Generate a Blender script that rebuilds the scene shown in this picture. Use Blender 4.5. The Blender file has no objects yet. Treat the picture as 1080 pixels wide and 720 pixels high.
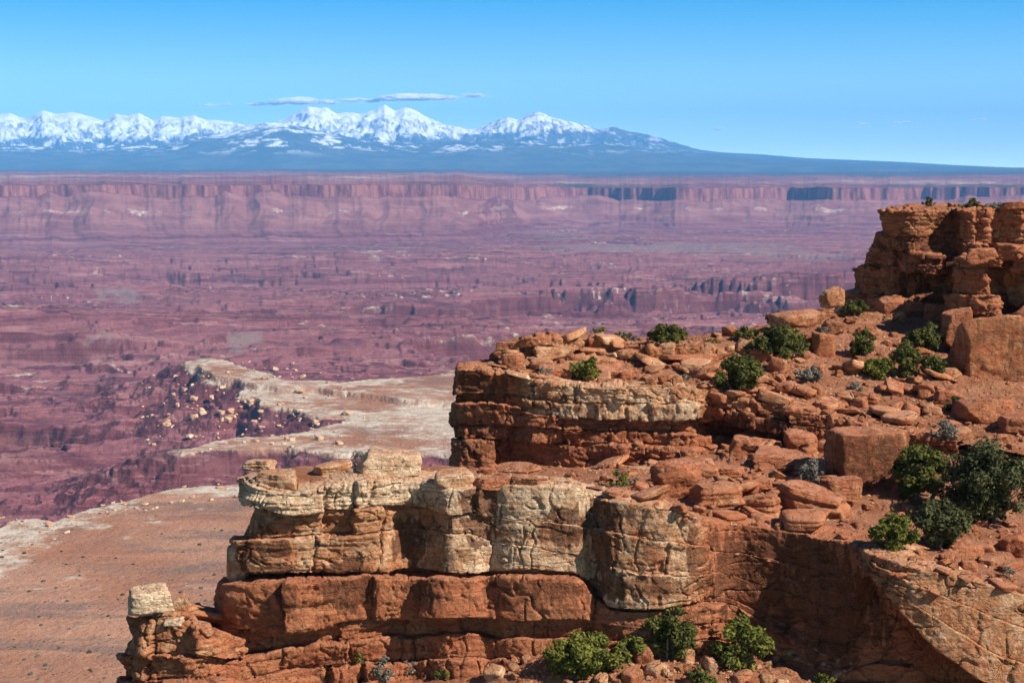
import bpy, math, random, numpy as np
from mathutils import Vector
from mathutils.bvhtree import BVHTree

# ------------------------------------------------------------------ camera, sky, sun, exposure
SC = bpy.context.scene
COL = SC.collection
R = math.radians
F = 1800.0                       # focal length in pixels of the 1080 wide photograph
HOR = 180.0                      # horizon row in the photograph
PITCH = math.atan((360 - HOR) / F)
cam_d = bpy.data.cameras.new('camera')
cam = bpy.data.objects.new('camera', cam_d)
COL.objects.link(cam)
cam.location = (0, 0, 0)
cam.rotation_euler = (math.pi / 2 - PITCH, 0, 0)
cam_d.sensor_width = 36.0
cam_d.lens = 36.0 * F / 1080
cam_d.clip_start = 0.5
cam_d.clip_end = 300000.0
SC.camera = cam

SUN_AZ, SUN_EL = 118.0, 41.0     # azimuth clockwise from the view direction
SKY_SCALE, SKY_LIFT = 4.0, 0.06
world = bpy.data.worlds.new("World")
SC.world = world
world.use_nodes = True
wn = world.node_tree
wn.nodes.clear()
w_out = wn.nodes.new('ShaderNodeOutputWorld')
w_bg = wn.nodes.new('ShaderNodeBackground')
w_sky = wn.nodes.new('ShaderNodeTexSky')
w_sky.sky_type = 'NISHITA'
w_sky.sun_disc = False
w_sky.sun_elevation = R(SUN_EL)
w_sky.sun_rotation = R(SUN_AZ)
w_sky.altitude = 1800
w_sky.air_density = 1.0
w_sky.dust_density = 0.0
w_sky.ozone_density = 2.0
w_tc = wn.nodes.new('ShaderNodeTexCoord')
w_map = wn.nodes.new('ShaderNodeVectorMath')
w_map.operation = 'MULTIPLY_ADD'
w_map.inputs[1].default_value = (1, 1, SKY_SCALE)
w_map.inputs[2].default_value = (0, 0, SKY_LIFT)
w_hs = wn.nodes.new('ShaderNodeHueSaturation')
w_hs.inputs['Saturation'].default_value = 1.05
w_hs.inputs['Value'].default_value = 1.25 * 2.5
wn.links.new(w_tc.outputs['Generated'], w_map.inputs[0])
wn.links.new(w_map.outputs[0], w_sky.inputs['Vector'])
wn.links.new(w_sky.outputs['Color'], w_hs.inputs['Color'])
# clear desert air: pale at the horizon, deep blue a few degrees up
w_sep = wn.nodes.new('ShaderNodeSeparateXYZ')
wn.links.new(w_tc.outputs['Generated'], w_sep.inputs[0])
w_rmp = wn.nodes.new('ShaderNodeValToRGB')
wn.links.new(w_sep.outputs['Z'], w_rmp.inputs['Fac'])
_st = [(0.0, (1.35, 1.30, 0.86)), (0.0145, (1.25, 1.22, 0.86)), (0.053, (1.15, 1.38, 1.0)), (0.10, (0.20, 1.08, 1.12)), (0.25, (0.30, 0.36, 0.42))]
while len(w_rmp.color_ramp.elements) < len(_st): w_rmp.color_ramp.elements.new(0.5)
for e_, (p_, c_) in zip(w_rmp.color_ramp.elements, _st):
    e_.position = p_; e_.color = (c_[0] / 2.5, c_[1] / 2.5, c_[2] / 2.5, 1)
w_mul = wn.nodes.new('ShaderNodeMix'); w_mul.data_type = 'RGBA'; w_mul.blend_type = 'MULTIPLY'
w_mul.inputs[0].default_value = 1.0
wn.links.new(w_hs.outputs['Color'], w_mul.inputs[6]); wn.links.new(w_rmp.outputs['Color'], w_mul.inputs[7])
wn.links.new(w_mul.outputs[2], w_bg.inputs['Color'])
wn.links.new(w_bg.outputs['Background'], w_out.inputs['Surface'])
w_bg.inputs['Strength'].default_value = 0.15

sun_d = bpy.data.lights.new('sun', 'SUN')
sun = bpy.data.objects.new('sun', sun_d)
COL.objects.link(sun)
sun_d.energy = 5.0
sun_d.angle = R(0.5)
sun_d.color = (1.0, 0.95, 0.87)
to_sun = Vector((math.cos(R(SUN_EL)) * math.sin(R(SUN_AZ)), math.cos(R(SUN_EL)) * math.cos(R(SUN_AZ)), math.sin(R(SUN_EL))))
sun.rotation_euler = to_sun.to_track_quat('Z', 'Y').to_euler()

SC.view_settings.view_transform = 'Standard'
SC.view_settings.look = 'None'
SC.view_settings.exposure = 0.7
SC.view_settings.gamma = 1.0
SC.render.engine = 'CYCLES'
SC.cycles.use_denoising = True
SC.cycles.max_bounces = 5
SC.cycles.diffuse_bounces = 2
SC.cycles.volume_bounces = 2
SC.cycles.transparent_max_bounces = 8
SC.cycles.use_adaptive_sampling = True
SC.cycles.adaptive_threshold = 0.015

# ------------------------------------------------------------------ geometry helpers
CP, SP = math.cos(PITCH), math.sin(PITCH)


def ray(px, py):
    """World direction of a photograph pixel, scaled so that its y is 1."""
    px = np.asarray(px, float); py = np.asarray(py, float)
    cx, cy = (px - 540) / F, (360 - py) / F
    y = CP + cy * SP
    z = -SP + cy * CP
    return np.stack([cx / y, np.ones_like(y), z / y], -1)


def at(px, py, Y):
    return ray(px, py) * np.asarray(Y, float)[..., None]


RNG = np.random.default_rng(7)
PERM = np.tile(RNG.permutation(256).astype(np.int32), 3)
GR3 = RNG.normal(size=(256, 3)); GR3 /= np.linalg.norm(GR3, axis=1)[:, None]; GR3 = GR3.astype(np.float32)
_a = RNG.uniform(0, 2 * np.pi, 256)
GR2 = np.stack([np.cos(_a), np.sin(_a)], -1).astype(np.float32)
RV = RNG.uniform(0, 1, (256, 4)).astype(np.float32)


def n3(p):
    i = np.floor(p).astype(np.int32); f = (p - i).astype(np.float32); i &= 255
    w = f * f * f * (f * (f * 6 - 15) + 10)
    out = 0
    for dx in (0, 1):
        wx = w[..., 0] if dx else 1 - w[..., 0]
        hx = PERM[i[..., 0] + dx]
        for dy in (0, 1):
            wy = w[..., 1] if dy else 1 - w[..., 1]
            hy = PERM[hx + i[..., 1] + dy]
            for dz in (0, 1):
                wz = w[..., 2] if dz else 1 - w[..., 2]
                g = GR3[PERM[hy + i[..., 2] + dz]]
                out = out + wx * wy * wz * (g[..., 0] * (f[..., 0] - dx) + g[..., 1] * (f[..., 1] - dy) + g[..., 2] * (f[..., 2] - dz))
    return out * 1.5


def n2(x, y):
    ix = np.floor(x).astype(np.int32); iy = np.floor(y).astype(np.int32)
    fx = (x - ix).astype(np.float32); fy = (y - iy).astype(np.float32)
    ix &= 255; iy &= 255
    u = fx * fx * fx * (fx * (fx * 6 - 15) + 10); v = fy * fy * fy * (fy * (fy * 6 - 15) + 10)
    out = 0
    for dx in (0, 1):
        hx = PERM[ix + dx]; wx = u if dx else 1 - u
        for dy in (0, 1):
            g = GR2[PERM[hx + iy + dy]]; wy = v if dy else 1 - v
            out = out + wx * wy * (g[..., 0] * (fx - dx) + g[..., 1] * (fy - dy))
    return out * 1.5


def fb3(p, o=4, g=0.5, ridge=False):
    p = np.asarray(p, float); a, s, t = 1.0, 0, 0
    for k in range(o):
        v = n3(p + 17.3 * k)
        s = s + a * ((1 - 2 * np.abs(v)) if ridge else v); t += a; a *= g; p = p * 2.03
    return s / t


def fb2(x, y, o=4, g=0.5, ridge=False):
    a, s, t = 1.0, 0, 0
    for k in range(o):
        v = n2(x + 31.7 * k, y - 11.1 * k)
        s = s + a * ((1 - 2 * np.abs(v)) if ridge else v); t += a; a *= g; x = x * 2.03; y = y * 2.03
    return s / t


def worley(p):
    """F1, F2 and a random value of the nearest cell."""
    i = np.floor(p).astype(np.int32); f = (p - i).astype(np.float32)
    f1 = np.full(p.shape[:-1], 9, np.float32); f2 = f1.copy(); cid = np.zeros_like(f1)
    for dx in (-1, 0, 1):
        hx = PERM[(i[..., 0] + dx) & 255]
        for dy in (-1, 0, 1):
            hy = PERM[hx + ((i[..., 1] + dy) & 255)]
            for dz in (-1, 0, 1):
                h = PERM[hy + ((i[..., 2] + dz) & 255)]
                v = RV[h]
                d = (dx + v[..., 0] - f[..., 0]) ** 2 + (dy + v[..., 1] - f[..., 1]) ** 2 + (dz + v[..., 2] - f[..., 2]) ** 2
                near = d < f1
                f2 = np.where(near, f1, np.minimum(f2, d))
                cid = np.where(near, v[..., 3], cid)
                f1 = np.where(near, d, f1)
    return np.sqrt(f1), np.sqrt(f2), cid


def sstep(a, b, x):
    t = np.clip((x - a) / (b - a), 0, 1)
    return t * t * (3 - 2 * t)


def raw_mesh(name, v, f, mat, attrs=None, smooth=True):
    v = np.ascontiguousarray(v.reshape(-1, 3), np.float32); f = np.ascontiguousarray(f, np.int32)
    me = bpy.data.meshes.new(name)
    k = f.shape[1]
    me.vertices.add(len(v)); me.vertices.foreach_set('co', v.ravel())
    me.loops.add(f.size); me.loops.foreach_set('vertex_index', f.ravel())
    me.polygons.add(len(f)); me.polygons.foreach_set('loop_start', np.arange(0, f.size, k, dtype=np.int32))
    me.polygons.foreach_set('loop_total', np.full(len(f), k, np.int32))
    me.polygons.foreach_set('use_smooth', np.full(len(f), smooth, bool))
    for n, a in (attrs or {}).items():
        at_ = me.attributes.new(n, 'FLOAT', 'POINT')
        at_.data.foreach_set('value', np.ascontiguousarray(a, np.float32).ravel())
    me.update(calc_edges=True)
    me.materials.append(mat)
    return me


def obj(name, me, parent=None, loc=None):
    o = bpy.data.objects.new(name, me)
    COL.objects.link(o)
    if parent: o.parent = parent
    if loc is not None: o.location = loc
    return o


def grid_faces(r, c):
    i = np.arange(r * c).reshape(r, c)
    return np.stack([i[:-1, :-1], i[1:, :-1], i[1:, 1:], i[:-1, 1:]], -1).reshape(-1, 4)


def grid_normals(P):
    du = np.gradient(P, axis=1); dv = np.gradient(P, axis=0)
    n = np.cross(dv, du)
    return n / (np.linalg.norm(n, axis=-1, keepdims=True) + 1e-9)


def smooth1(a, w):
    if w < 1: return a
    k = np.exp(-0.5 * (np.arange(-3 * w, 3 * w + 1) / w) ** 2); k /= k.sum()
    pad = 3 * w
    ap = np.concatenate([np.repeat(a[:1], pad), a, np.repeat(a[-1:], pad)])
    return np.convolve(ap, k, 'valid')


# ------------------------------------------------------------------ materials
class NT:
    def __init__(self, name):
        self.m = bpy.data.materials.new(name); self.m.use_nodes = True
        self.t = self.m.node_tree; self.t.nodes.clear()
        self.out = self.t.nodes.new('ShaderNodeOutputMaterial')

    def n(self, typ, ins=None, **kw):
        nd = self.t.nodes.new(typ)
        for k, v in kw.items(): setattr(nd, k, v)
        for k, v in (ins or {}).items():
            s = nd.inputs[k]
            if isinstance(v, bpy.types.NodeSocket): self.t.links.new(v, s)
            else: s.default_value = v
        return nd

    def math(self, op, a, b=0.0, clamp=False):
        return self.n('ShaderNodeMath', {0: a, 1: b}, operation=op, use_clamp=clamp).outputs[0]

    def mapr(self, v, a, b, c=0.0, d=1.0, smooth=True):
        nd = self.n('ShaderNodeMapRange', {'Value': v, 'From Min': a, 'From Max': b, 'To Min': c, 'To Max': d},
                    interpolation_type='SMOOTHSTEP' if smooth else 'LINEAR')
        return nd.outputs[0]

    def mix(self, f, a, b, blend='MIX'):
        nd = self.n('ShaderNodeMix', data_type='RGBA', blend_type=blend)
        for s, v in ((nd.inputs[0], f), (nd.inputs[6], a), (nd.inputs[7], b)):
            if isinstance(v, bpy.types.NodeSocket): self.t.links.new(v, s)
            elif isinstance(v, tuple): s.default_value = (*v, 1.0) if len(v) == 3 else v
            else: s.default_value = v
        return nd.outputs[2]

    def noise(self, vec, scale, detail=4, rough=0.55, dist=0.0):
        return self.n('ShaderNodeTexNoise', {'Vector': vec, 'Scale': scale, 'Detail': detail, 'Roughness': rough, 'Distortion': dist}).outputs[0]

    def attr(self, name):
        return self.n('ShaderNodeAttribute', attribute_name=name).outputs['Fac']

    def scalev(self, vec, s):
        return self.n('ShaderNodeVectorMath', {0: vec, 1: s}, operation='MULTIPLY').outputs[0]

    def ramp(self, fac, stops, interp='LINEAR'):
        nd = self.n('ShaderNodeValToRGB', {'Fac': fac}); cr = nd.color_ramp; cr.interpolation = interp
        while len(cr.elements) < len(stops): cr.elements.new(0.5)
        for e, (p, c) in zip(cr.elements, stops): e.position = p; e.color = (*c, 1)
        return nd.outputs[0]

    def finish(self, color, rough=0.9, normal=None, spec=0.15, **kw):
        ins = {'Base Color': color, 'Roughness': rough, 'Specular IOR Level': spec}
        if normal is not None: ins['Normal'] = normal
        ins.update(kw)
        b = self.n('ShaderNodeBsdfPrincipled', ins)
        self.t.links.new(b.outputs[0], self.out.inputs['Surface'])
        return self.m


RED = (0.34, 0.105, 0.045); ORANGE = (0.46, 0.215, 0.10); CREAM = (0.77, 0.575, 0.385)
VARN = (0.085, 0.032, 0.017); DUST = (0.45, 0.205, 0.12)


def sandstone(name, local=False, dust=0.55):
    t = NT(name)
    if local:
        tc = t.n('ShaderNodeTexCoord').outputs['Object']
        oi = t.n('ShaderNodeObjectInfo').outputs['Location']
        pos = t.n('ShaderNodeVectorMath', {0: tc, 1: oi}, operation='ADD').outputs[0]
    else:
        pos = t.n('ShaderNodeNewGeometry').outputs['Position']
    geo = t.n('ShaderNodeNewGeometry')
    nz = t.n('ShaderNodeSeparateXYZ', {0: geo.outputs['Normal']}).outputs['Z']
    pale = t.attr('pale'); varn = t.attr('varnish')
    big = t.noise(pos, 0.35, 5, 0.6)
    med = t.noise(pos, 1.3, 5, 0.62, 0.4)
    fine = t.noise(pos, 7.0, 5, 0.7)
    bedv = t.scalev(pos, (0.16, 0.16, 2.6))
    bed = t.noise(bedv, 1.0, 6, 0.65, 0.35)
    bed2 = t.noise(t.scalev(pos, (0.35, 0.35, 5.5)), 1.0, 5, 0.7, 0.2)
    streak = t.noise(t.scalev(pos, (1.6, 1.6, 0.16)), 1.0, 5, 0.62, 0.3)
    base = t.mix(t.mapr(bed, 0.35, 0.68), RED, (0.42, 0.155, 0.072))
    base = t.mix(t.math('MULTIPLY', t.mapr(bed2, 0.45, 0.8), 0.5), base, (0.47, 0.20, 0.085))
    base = t.mix(t.math('MULTIPLY', t.mapr(big, 0.45, 0.75), 0.55), base, (0.43, 0.185, 0.085))
    # pale bleached layers
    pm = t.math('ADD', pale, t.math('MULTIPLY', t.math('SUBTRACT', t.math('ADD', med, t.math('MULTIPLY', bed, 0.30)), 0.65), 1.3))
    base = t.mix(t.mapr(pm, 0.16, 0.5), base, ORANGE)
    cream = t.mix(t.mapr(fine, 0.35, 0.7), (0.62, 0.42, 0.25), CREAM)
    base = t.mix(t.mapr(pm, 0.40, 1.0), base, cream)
    # desert varnish, in streaks that run down the faces
    vm = t.math('ADD', varn, t.math('MULTIPLY', t.math('SUBTRACT', t.math('ADD', streak, t.math('MULTIPLY', med, 0.7)), 0.85), 1.1))
    side = t.mapr(nz, 0.35, 0.75, 1.0, 0.0)
    vmask = t.math('MULTIPLY', t.mapr(vm, 0.40, 0.66), side)
    vcol = t.mix(t.mapr(streak, 0.3, 0.7), VARN, (0.19, 0.07, 0.032))
    base = t.mix(t.math('MULTIPLY', vmask, 0.82), base, vcol)
    # red dust and sand lying on the tops
    top = t.math('MULTIPLY', t.mapr(nz, 0.6, 0.93), t.mapr(med, 0.36, 0.62))
    base = t.mix(t.math('MULTIPLY', top, dust), base, DUST)
    blot = t.noise(pos, 2.6, 7, 0.72, 0.6)
    base = t.mix(t.math('MULTIPLY', t.mapr(blot, 0.56, 0.70), 0.5), base, (0.13, 0.047, 0.024))
    fine2 = t.noise(pos, 13.0, 4, 0.75)
    g = t.mapr(t.math('ADD', t.math('MULTIPLY', fine, 0.5), t.math('MULTIPLY', fine2, 0.5)), 0.32, 0.68, 0.60, 1.22, False)
    base = t.mix(1.0, base, t.n('ShaderNodeCombineColor', {0: g, 1: g, 2: g}).outputs[0], 'MULTIPLY')
    hgt = t.math('ADD', t.math('MULTIPLY', t.noise(pos, 3.2, 8, 0.70, 0.4), 0.75), t.math('MULTIPLY', bed2, 0.25))
    ck1 = t.noise(t.scalev(pos, (0.42, 0.42, 1.9)), 1.0, 3, 0.55, 0.5)
    ck2 = t.noise(t.scalev(pos, (1.5, 1.5, 0.42)), 1.0, 2, 0.5, 0.3)
    l1 = t.mapr(t.math('ABSOLUTE', t.math('SUBTRACT', ck1, 0.5)), 0.0, 0.012, 1.0, 0.0)
    l2 = t.mapr(t.math('ABSOLUTE', t.math('SUBTRACT', ck2, 0.53)), 0.0, 0.010, 1.0, 0.0)
    l2 = t.math('MULTIPLY', l2, t.mapr(big, 0.45, 0.6))
    hgt = t.math('SUBTRACT', hgt, t.math('MULTIPLY', t.math('MAXIMUM', l1, l2), 0.55))
    bump = t.n('ShaderNodeBump', {'Height': hgt, 'Strength': 1.0, 'Distance': 0.26}).outputs[0]
    return t.finish(base, 0.92, bump)


def soil_mat():
    t = NT('red soil')
    pos = t.n('ShaderNodeNewGeometry').outputs['Position']
    a = t.noise(pos, 0.6, 6, 0.6); b = t.noise(pos, 5.0, 6, 0.7); c = t.noise(pos, 20.0, 3, 0.7)
    pale = t.attr('pale')
    col = t.mix(t.mapr(a, 0.35, 0.7), (0.30, 0.108, 0.050), (0.44, 0.20, 0.11))
    col = t.mix(t.math('MULTIPLY', t.mapr(b, 0.5, 0.72), 0.7), col, (0.54, 0.29, 0.16))
    col = t.mix(t.math('MULTIPLY', t.mapr(c, 0.55, 0.75), 0.5), col, (0.22, 0.075, 0.035))
    pm = t.math('ADD', pale, t.math('MULTIPLY', t.math('SUBTRACT', b, 0.5), 1.0))
    col = t.mix(t.mapr(pm, 0.35, 0.75), col, (0.66, 0.47, 0.30))
    h = t.math('ADD', b, t.math('MULTIPLY', c, 0.4))
    bump = t.n('ShaderNodeBump', {'Height': h, 'Strength': 1.0, 'Distance': 0.2}).outputs[0]
    return t.finish(col, 0.95, bump)


def ground_mat():
    t = NT('canyon strata')
    pos = t.n('ShaderNodeNewGeometry').outputs['Position']
    geo = t.n('ShaderNodeNewGeometry')
    nz = t.n('ShaderNodeSeparateXYZ', {0: geo.outputs['Normal']}).outputs['Z']
    z = t.n('ShaderNodeSeparateXYZ', {0: pos}).outputs['Z']
    n_big = t.noise(pos, 0.0011, 5, 0.6); n_med = t.noise(pos, 0.006, 6, 0.65); n_fin = t.noise(pos, 0.05, 5, 0.7)
    zz = t.math('ADD', z, t.math('MULTIPLY', t.math('SUBTRACT', n_med, 0.5), 14.0))
    bed = t.noise(t.n('ShaderNodeCombineXYZ', {2: t.math('MULTIPLY', zz, 0.085)}).outputs[0], 1.0, 4, 0.7)
    col = t.mix(t.mapr(bed, 0.38, 0.62), (0.125, 0.034, 0.040), (0.255, 0.096, 0.098))  # reds shifted mauve, so some of the haze tint is in the colour
    zf = t.math('ADD', z, t.math('MULTIPLY', t.math('SUBTRACT', n_med, 0.5), 5.0))
    bedf = t.noise(t.n('ShaderNodeCombineXYZ', {2: t.math('MULTIPLY', zf, 0.34)}).outputs[0], 1.0, 3, 0.7)
    thin = t.mapr(bedf, 0.40, 0.60, 0.45, 1.55, False)
    col = t.mix(0.85, col, t.mix(1.0, col, t.n('ShaderNodeCombineColor', {0: thin, 1: thin, 2: thin}).outputs[0], 'MULTIPLY'))
    col = t.mix(t.math('MULTIPLY', t.mapr(n_big, 0.42, 0.65), 0.45), col, (0.30, 0.125, 0.125))
    col = t.mix(t.math('MULTIPLY', t.mapr(n_fin, 0.5, 0.75), 0.5), col, (0.10, 0.034, 0.036))
    strk = t.noise(t.scalev(pos, (0.0022, 0.009, 0.02)), 1.0, 6, 0.65, 0.4)
    col = t.mix(t.math('MULTIPLY', t.mapr(strk, 0.5, 0.66), 0.75), col, (0.075, 0.025, 0.034))
    strk2 = t.noise(t.scalev(pos, (0.0016, 0.007, 0.02)), 1.7, 6, 0.65, 0.4)
    col = t.mix(t.math('MULTIPLY', t.mapr(strk2, 0.52, 0.66), 0.6), col, (0.37, 0.185, 0.16))
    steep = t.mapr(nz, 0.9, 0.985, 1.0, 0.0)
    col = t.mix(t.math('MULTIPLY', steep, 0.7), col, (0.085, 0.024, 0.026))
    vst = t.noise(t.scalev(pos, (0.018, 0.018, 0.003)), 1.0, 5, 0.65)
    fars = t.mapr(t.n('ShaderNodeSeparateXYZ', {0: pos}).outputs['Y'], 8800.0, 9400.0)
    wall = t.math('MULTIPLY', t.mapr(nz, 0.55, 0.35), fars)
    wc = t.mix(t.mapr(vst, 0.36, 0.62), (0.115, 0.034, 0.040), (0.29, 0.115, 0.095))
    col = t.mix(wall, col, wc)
    talc = t.mix(t.mapr(t.noise(pos, 0.004, 5, 0.65), 0.36, 0.64), (0.20, 0.072, 0.066), (0.36, 0.165, 0.13))
    col = t.mix(t.math('MULTIPLY', t.attr('slope'), t.mapr(nz, 0.6, 0.8)), col, talc)
    tan = t.attr('tan'); pale = t.attr('pale'); grey = t.attr('grey'); forest = t.attr('forest')
    tanc = t.mix(t.mapr(n_med, 0.38, 0.62), (0.29, 0.125, 0.062), (0.37, 0.19, 0.11))
    tanc = t.mix(t.math('MULTIPLY', t.mapr(n_fin, 0.45, 0.7), 0.5), tanc, (0.21, 0.11, 0.07))
    bnd = t.noise(t.scalev(pos, (0.004, 0.016, 0.0)), 1.0, 6, 0.68, 0.6)
    tanc = t.mix(t.math('MULTIPLY', t.mapr(bnd, 0.52, 0.62), 0.7), tanc, (0.17, 0.105, 0.078))
    tanc = t.mix(t.math('MULTIPLY', t.mapr(bnd, 0.46, 0.36), 0.6), tanc, (0.40, 0.17, 0.085))
    spk = t.noise(pos, 0.35, 3, 0.8)
    tanc = t.mix(t.math('MULTIPLY', t.mapr(spk, 0.60, 0.72), 0.75), tanc, (0.52, 0.38, 0.26))
    tanc = t.mix(t.math('MULTIPLY', t.mapr(spk, 0.40, 0.30), 0.6), tanc, (0.12, 0.075, 0.05))
    col = t.mix(tan, col, tanc)
    pm = t.math('ADD', pale, t.math('MULTIPLY', t.math('SUBTRACT', t.math('ADD', n_fin, n_med), 1.0), 1.1))
    palc = t.mix(t.mapr(n_fin, 0.35, 0.65), (0.38, 0.29, 0.21), (0.55, 0.45, 0.34))
    flat = t.mapr(nz, 0.80, 0.95, 0.25, 1.0)
    col = t.mix(t.math('MULTIPLY', t.mapr(pm, 0.3, 0.75), flat), col, palc)
    gm = t.math('ADD', grey, t.math('MULTIPLY', t.math('SUBTRACT', t.math('ADD', t.math('MULTIPLY', n_med, 0.5), t.math('MULTIPLY', t.noise(t.scalev(pos, (0.02, 0.006, 0.0)), 1.0, 5, 0.7), 0.5)), 0.5), 1.6))
    col = t.mix(t.math('MULTIPLY', t.mapr(gm, 0.40, 0.68), 0.48), col, (0.205, 0.175, 0.155))
    fm = t.math('ADD', forest, t.math('MULTIPLY', t.math('SUBTRACT', t.noise(t.scalev(pos, (1, 0.35, 1)), 0.0012, 6, 0.7), 0.5), 1.6))
    col = t.mix(t.mapr(fm, 0.35, 0.65), col, (0.060, 0.058, 0.042))
    h = t.math('ADD', t.math('MULTIPLY', n_fin, 8.0), t.math('MULTIPLY', t.noise(pos, 0.2, 4, 0.7), 2.0))
    bump = t.n('ShaderNodeBump', {'Height': h, 'Strength': 0.6, 'Distance': 1.0}).outputs[0]
    return t.finish(col, 0.95, bump)


def mountain_mat():
    t = NT('mountain rock forest and snow')
    pos = t.n('ShaderNodeNewGeometry').outputs['Position']
    snow = t.attr('snow'); wood = t.attr('wood')
    n = t.noise(pos, 0.0012, 6, 0.7)
    rock = t.mix(t.mapr(n, 0.35, 0.65), (0.10, 0.085, 0.075), (0.20, 0.165, 0.145))
    col = t.mix(wood, rock, t.mix(t.mapr(n, 0.4, 0.65), (0.045, 0.075, 0.08), (0.09, 0.115, 0.115)))  # woodland made paler and bluer, with haze tint added to its colour
    col = t.mix(snow, col, (0.94, 0.95, 0.97))
    return t.finish(col, 0.9)


def leaf_mat(name, dark, light, hue_noise=1.2):
    t = NT(name)
    tc = t.n('ShaderNodeTexCoord').outputs['Object']
    n = t.noise(tc, hue_noise, 3, 0.6)
    v = t.attr('tint')
    f = t.math('ADD', t.math('MULTIPLY', n, 0.6), t.math('MULTIPLY', v, 0.45))
    col = t.mix(t.mapr(f, 0.25, 0.8), dark, light)
    b = t.n('ShaderNodeBsdfPrincipled', {'Base Color': col, 'Roughness': 0.75, 'Specular IOR Level': 0.15})
    tr = t.n('ShaderNodeBsdfTranslucent', {'Color': col})
    m = t.n('ShaderNodeMixShader', {0: 0.22, 1: b.outputs[0], 2: tr.outputs[0]})
    t.t.links.new(m.outputs[0], t.out.inputs['Surface'])
    return t.m


def plain_bark(name, a, b):
    t = NT(name)
    tc = t.n('ShaderNodeTexCoord').outputs['Object']
    return t.finish(t.mix(t.noise(t.scalev(tc, (9, 9, 2)), 1.0, 5, 0.7), a, b), 0.95)


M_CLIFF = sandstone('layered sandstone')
M_ROCK = sandstone('boulder sandstone', True, 0.75)
M_SOIL = soil_mat()
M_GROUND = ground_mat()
M_MOUNT = mountain_mat()
M_JUNI = leaf_mat('juniper foliage', (0.044, 0.046, 0.011), (0.140, 0.138, 0.030))
M_BRIGHT = leaf_mat('bright green foliage', (0.060, 0.066, 0.010), (0.205, 0.200, 0.036))
M_DARKJ = leaf_mat('dark pinyon foliage', (0.038, 0.040, 0.014), (0.112, 0.112, 0.040))
M_SAGE = leaf_mat('grey sage foliage', (0.11, 0.10, 0.075), (0.25, 0.23, 0.18))
M_BARK = plain_bark('juniper bark', (0.09, 0.065, 0.045), (0.26, 0.20, 0.15))


# ------------------------------------------------------------------ canyon country: one ground sheet out to the mountains
def poly_sdf(x, y, poly):
    """Signed distance (positive inside) to a plan polygon."""
    d = np.full(x.shape, 1e9, np.float32); inside = np.zeros(x.shape, bool)
    n = len(poly)
    for i in range(n):
        ax, ay = poly[i]; bx, by = poly[(i + 1) % n]
        ex, ey = bx - ax, by - ay
        t = np.clip(((x - ax) * ex + (y - ay) * ey) / (ex * ex + ey * ey + 1e-9), 0, 1)
        d = np.minimum(d, np.hypot(x - ax - t * ex, y - ay - t * ey))
        c = (ay > y) != (by > y)
        inside ^= c & (x < (bx - ax) * (y - ay) / ((by - ay) if by != ay else 1e-9) + ax)
    return np.where(inside, d, -d)


def plan(pts, z):
    out = []
    for px, py in pts:
        r_ = ray(px, py); s = z / r_[2]
        out.append((r_[0] * s, s))
    return out


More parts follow.
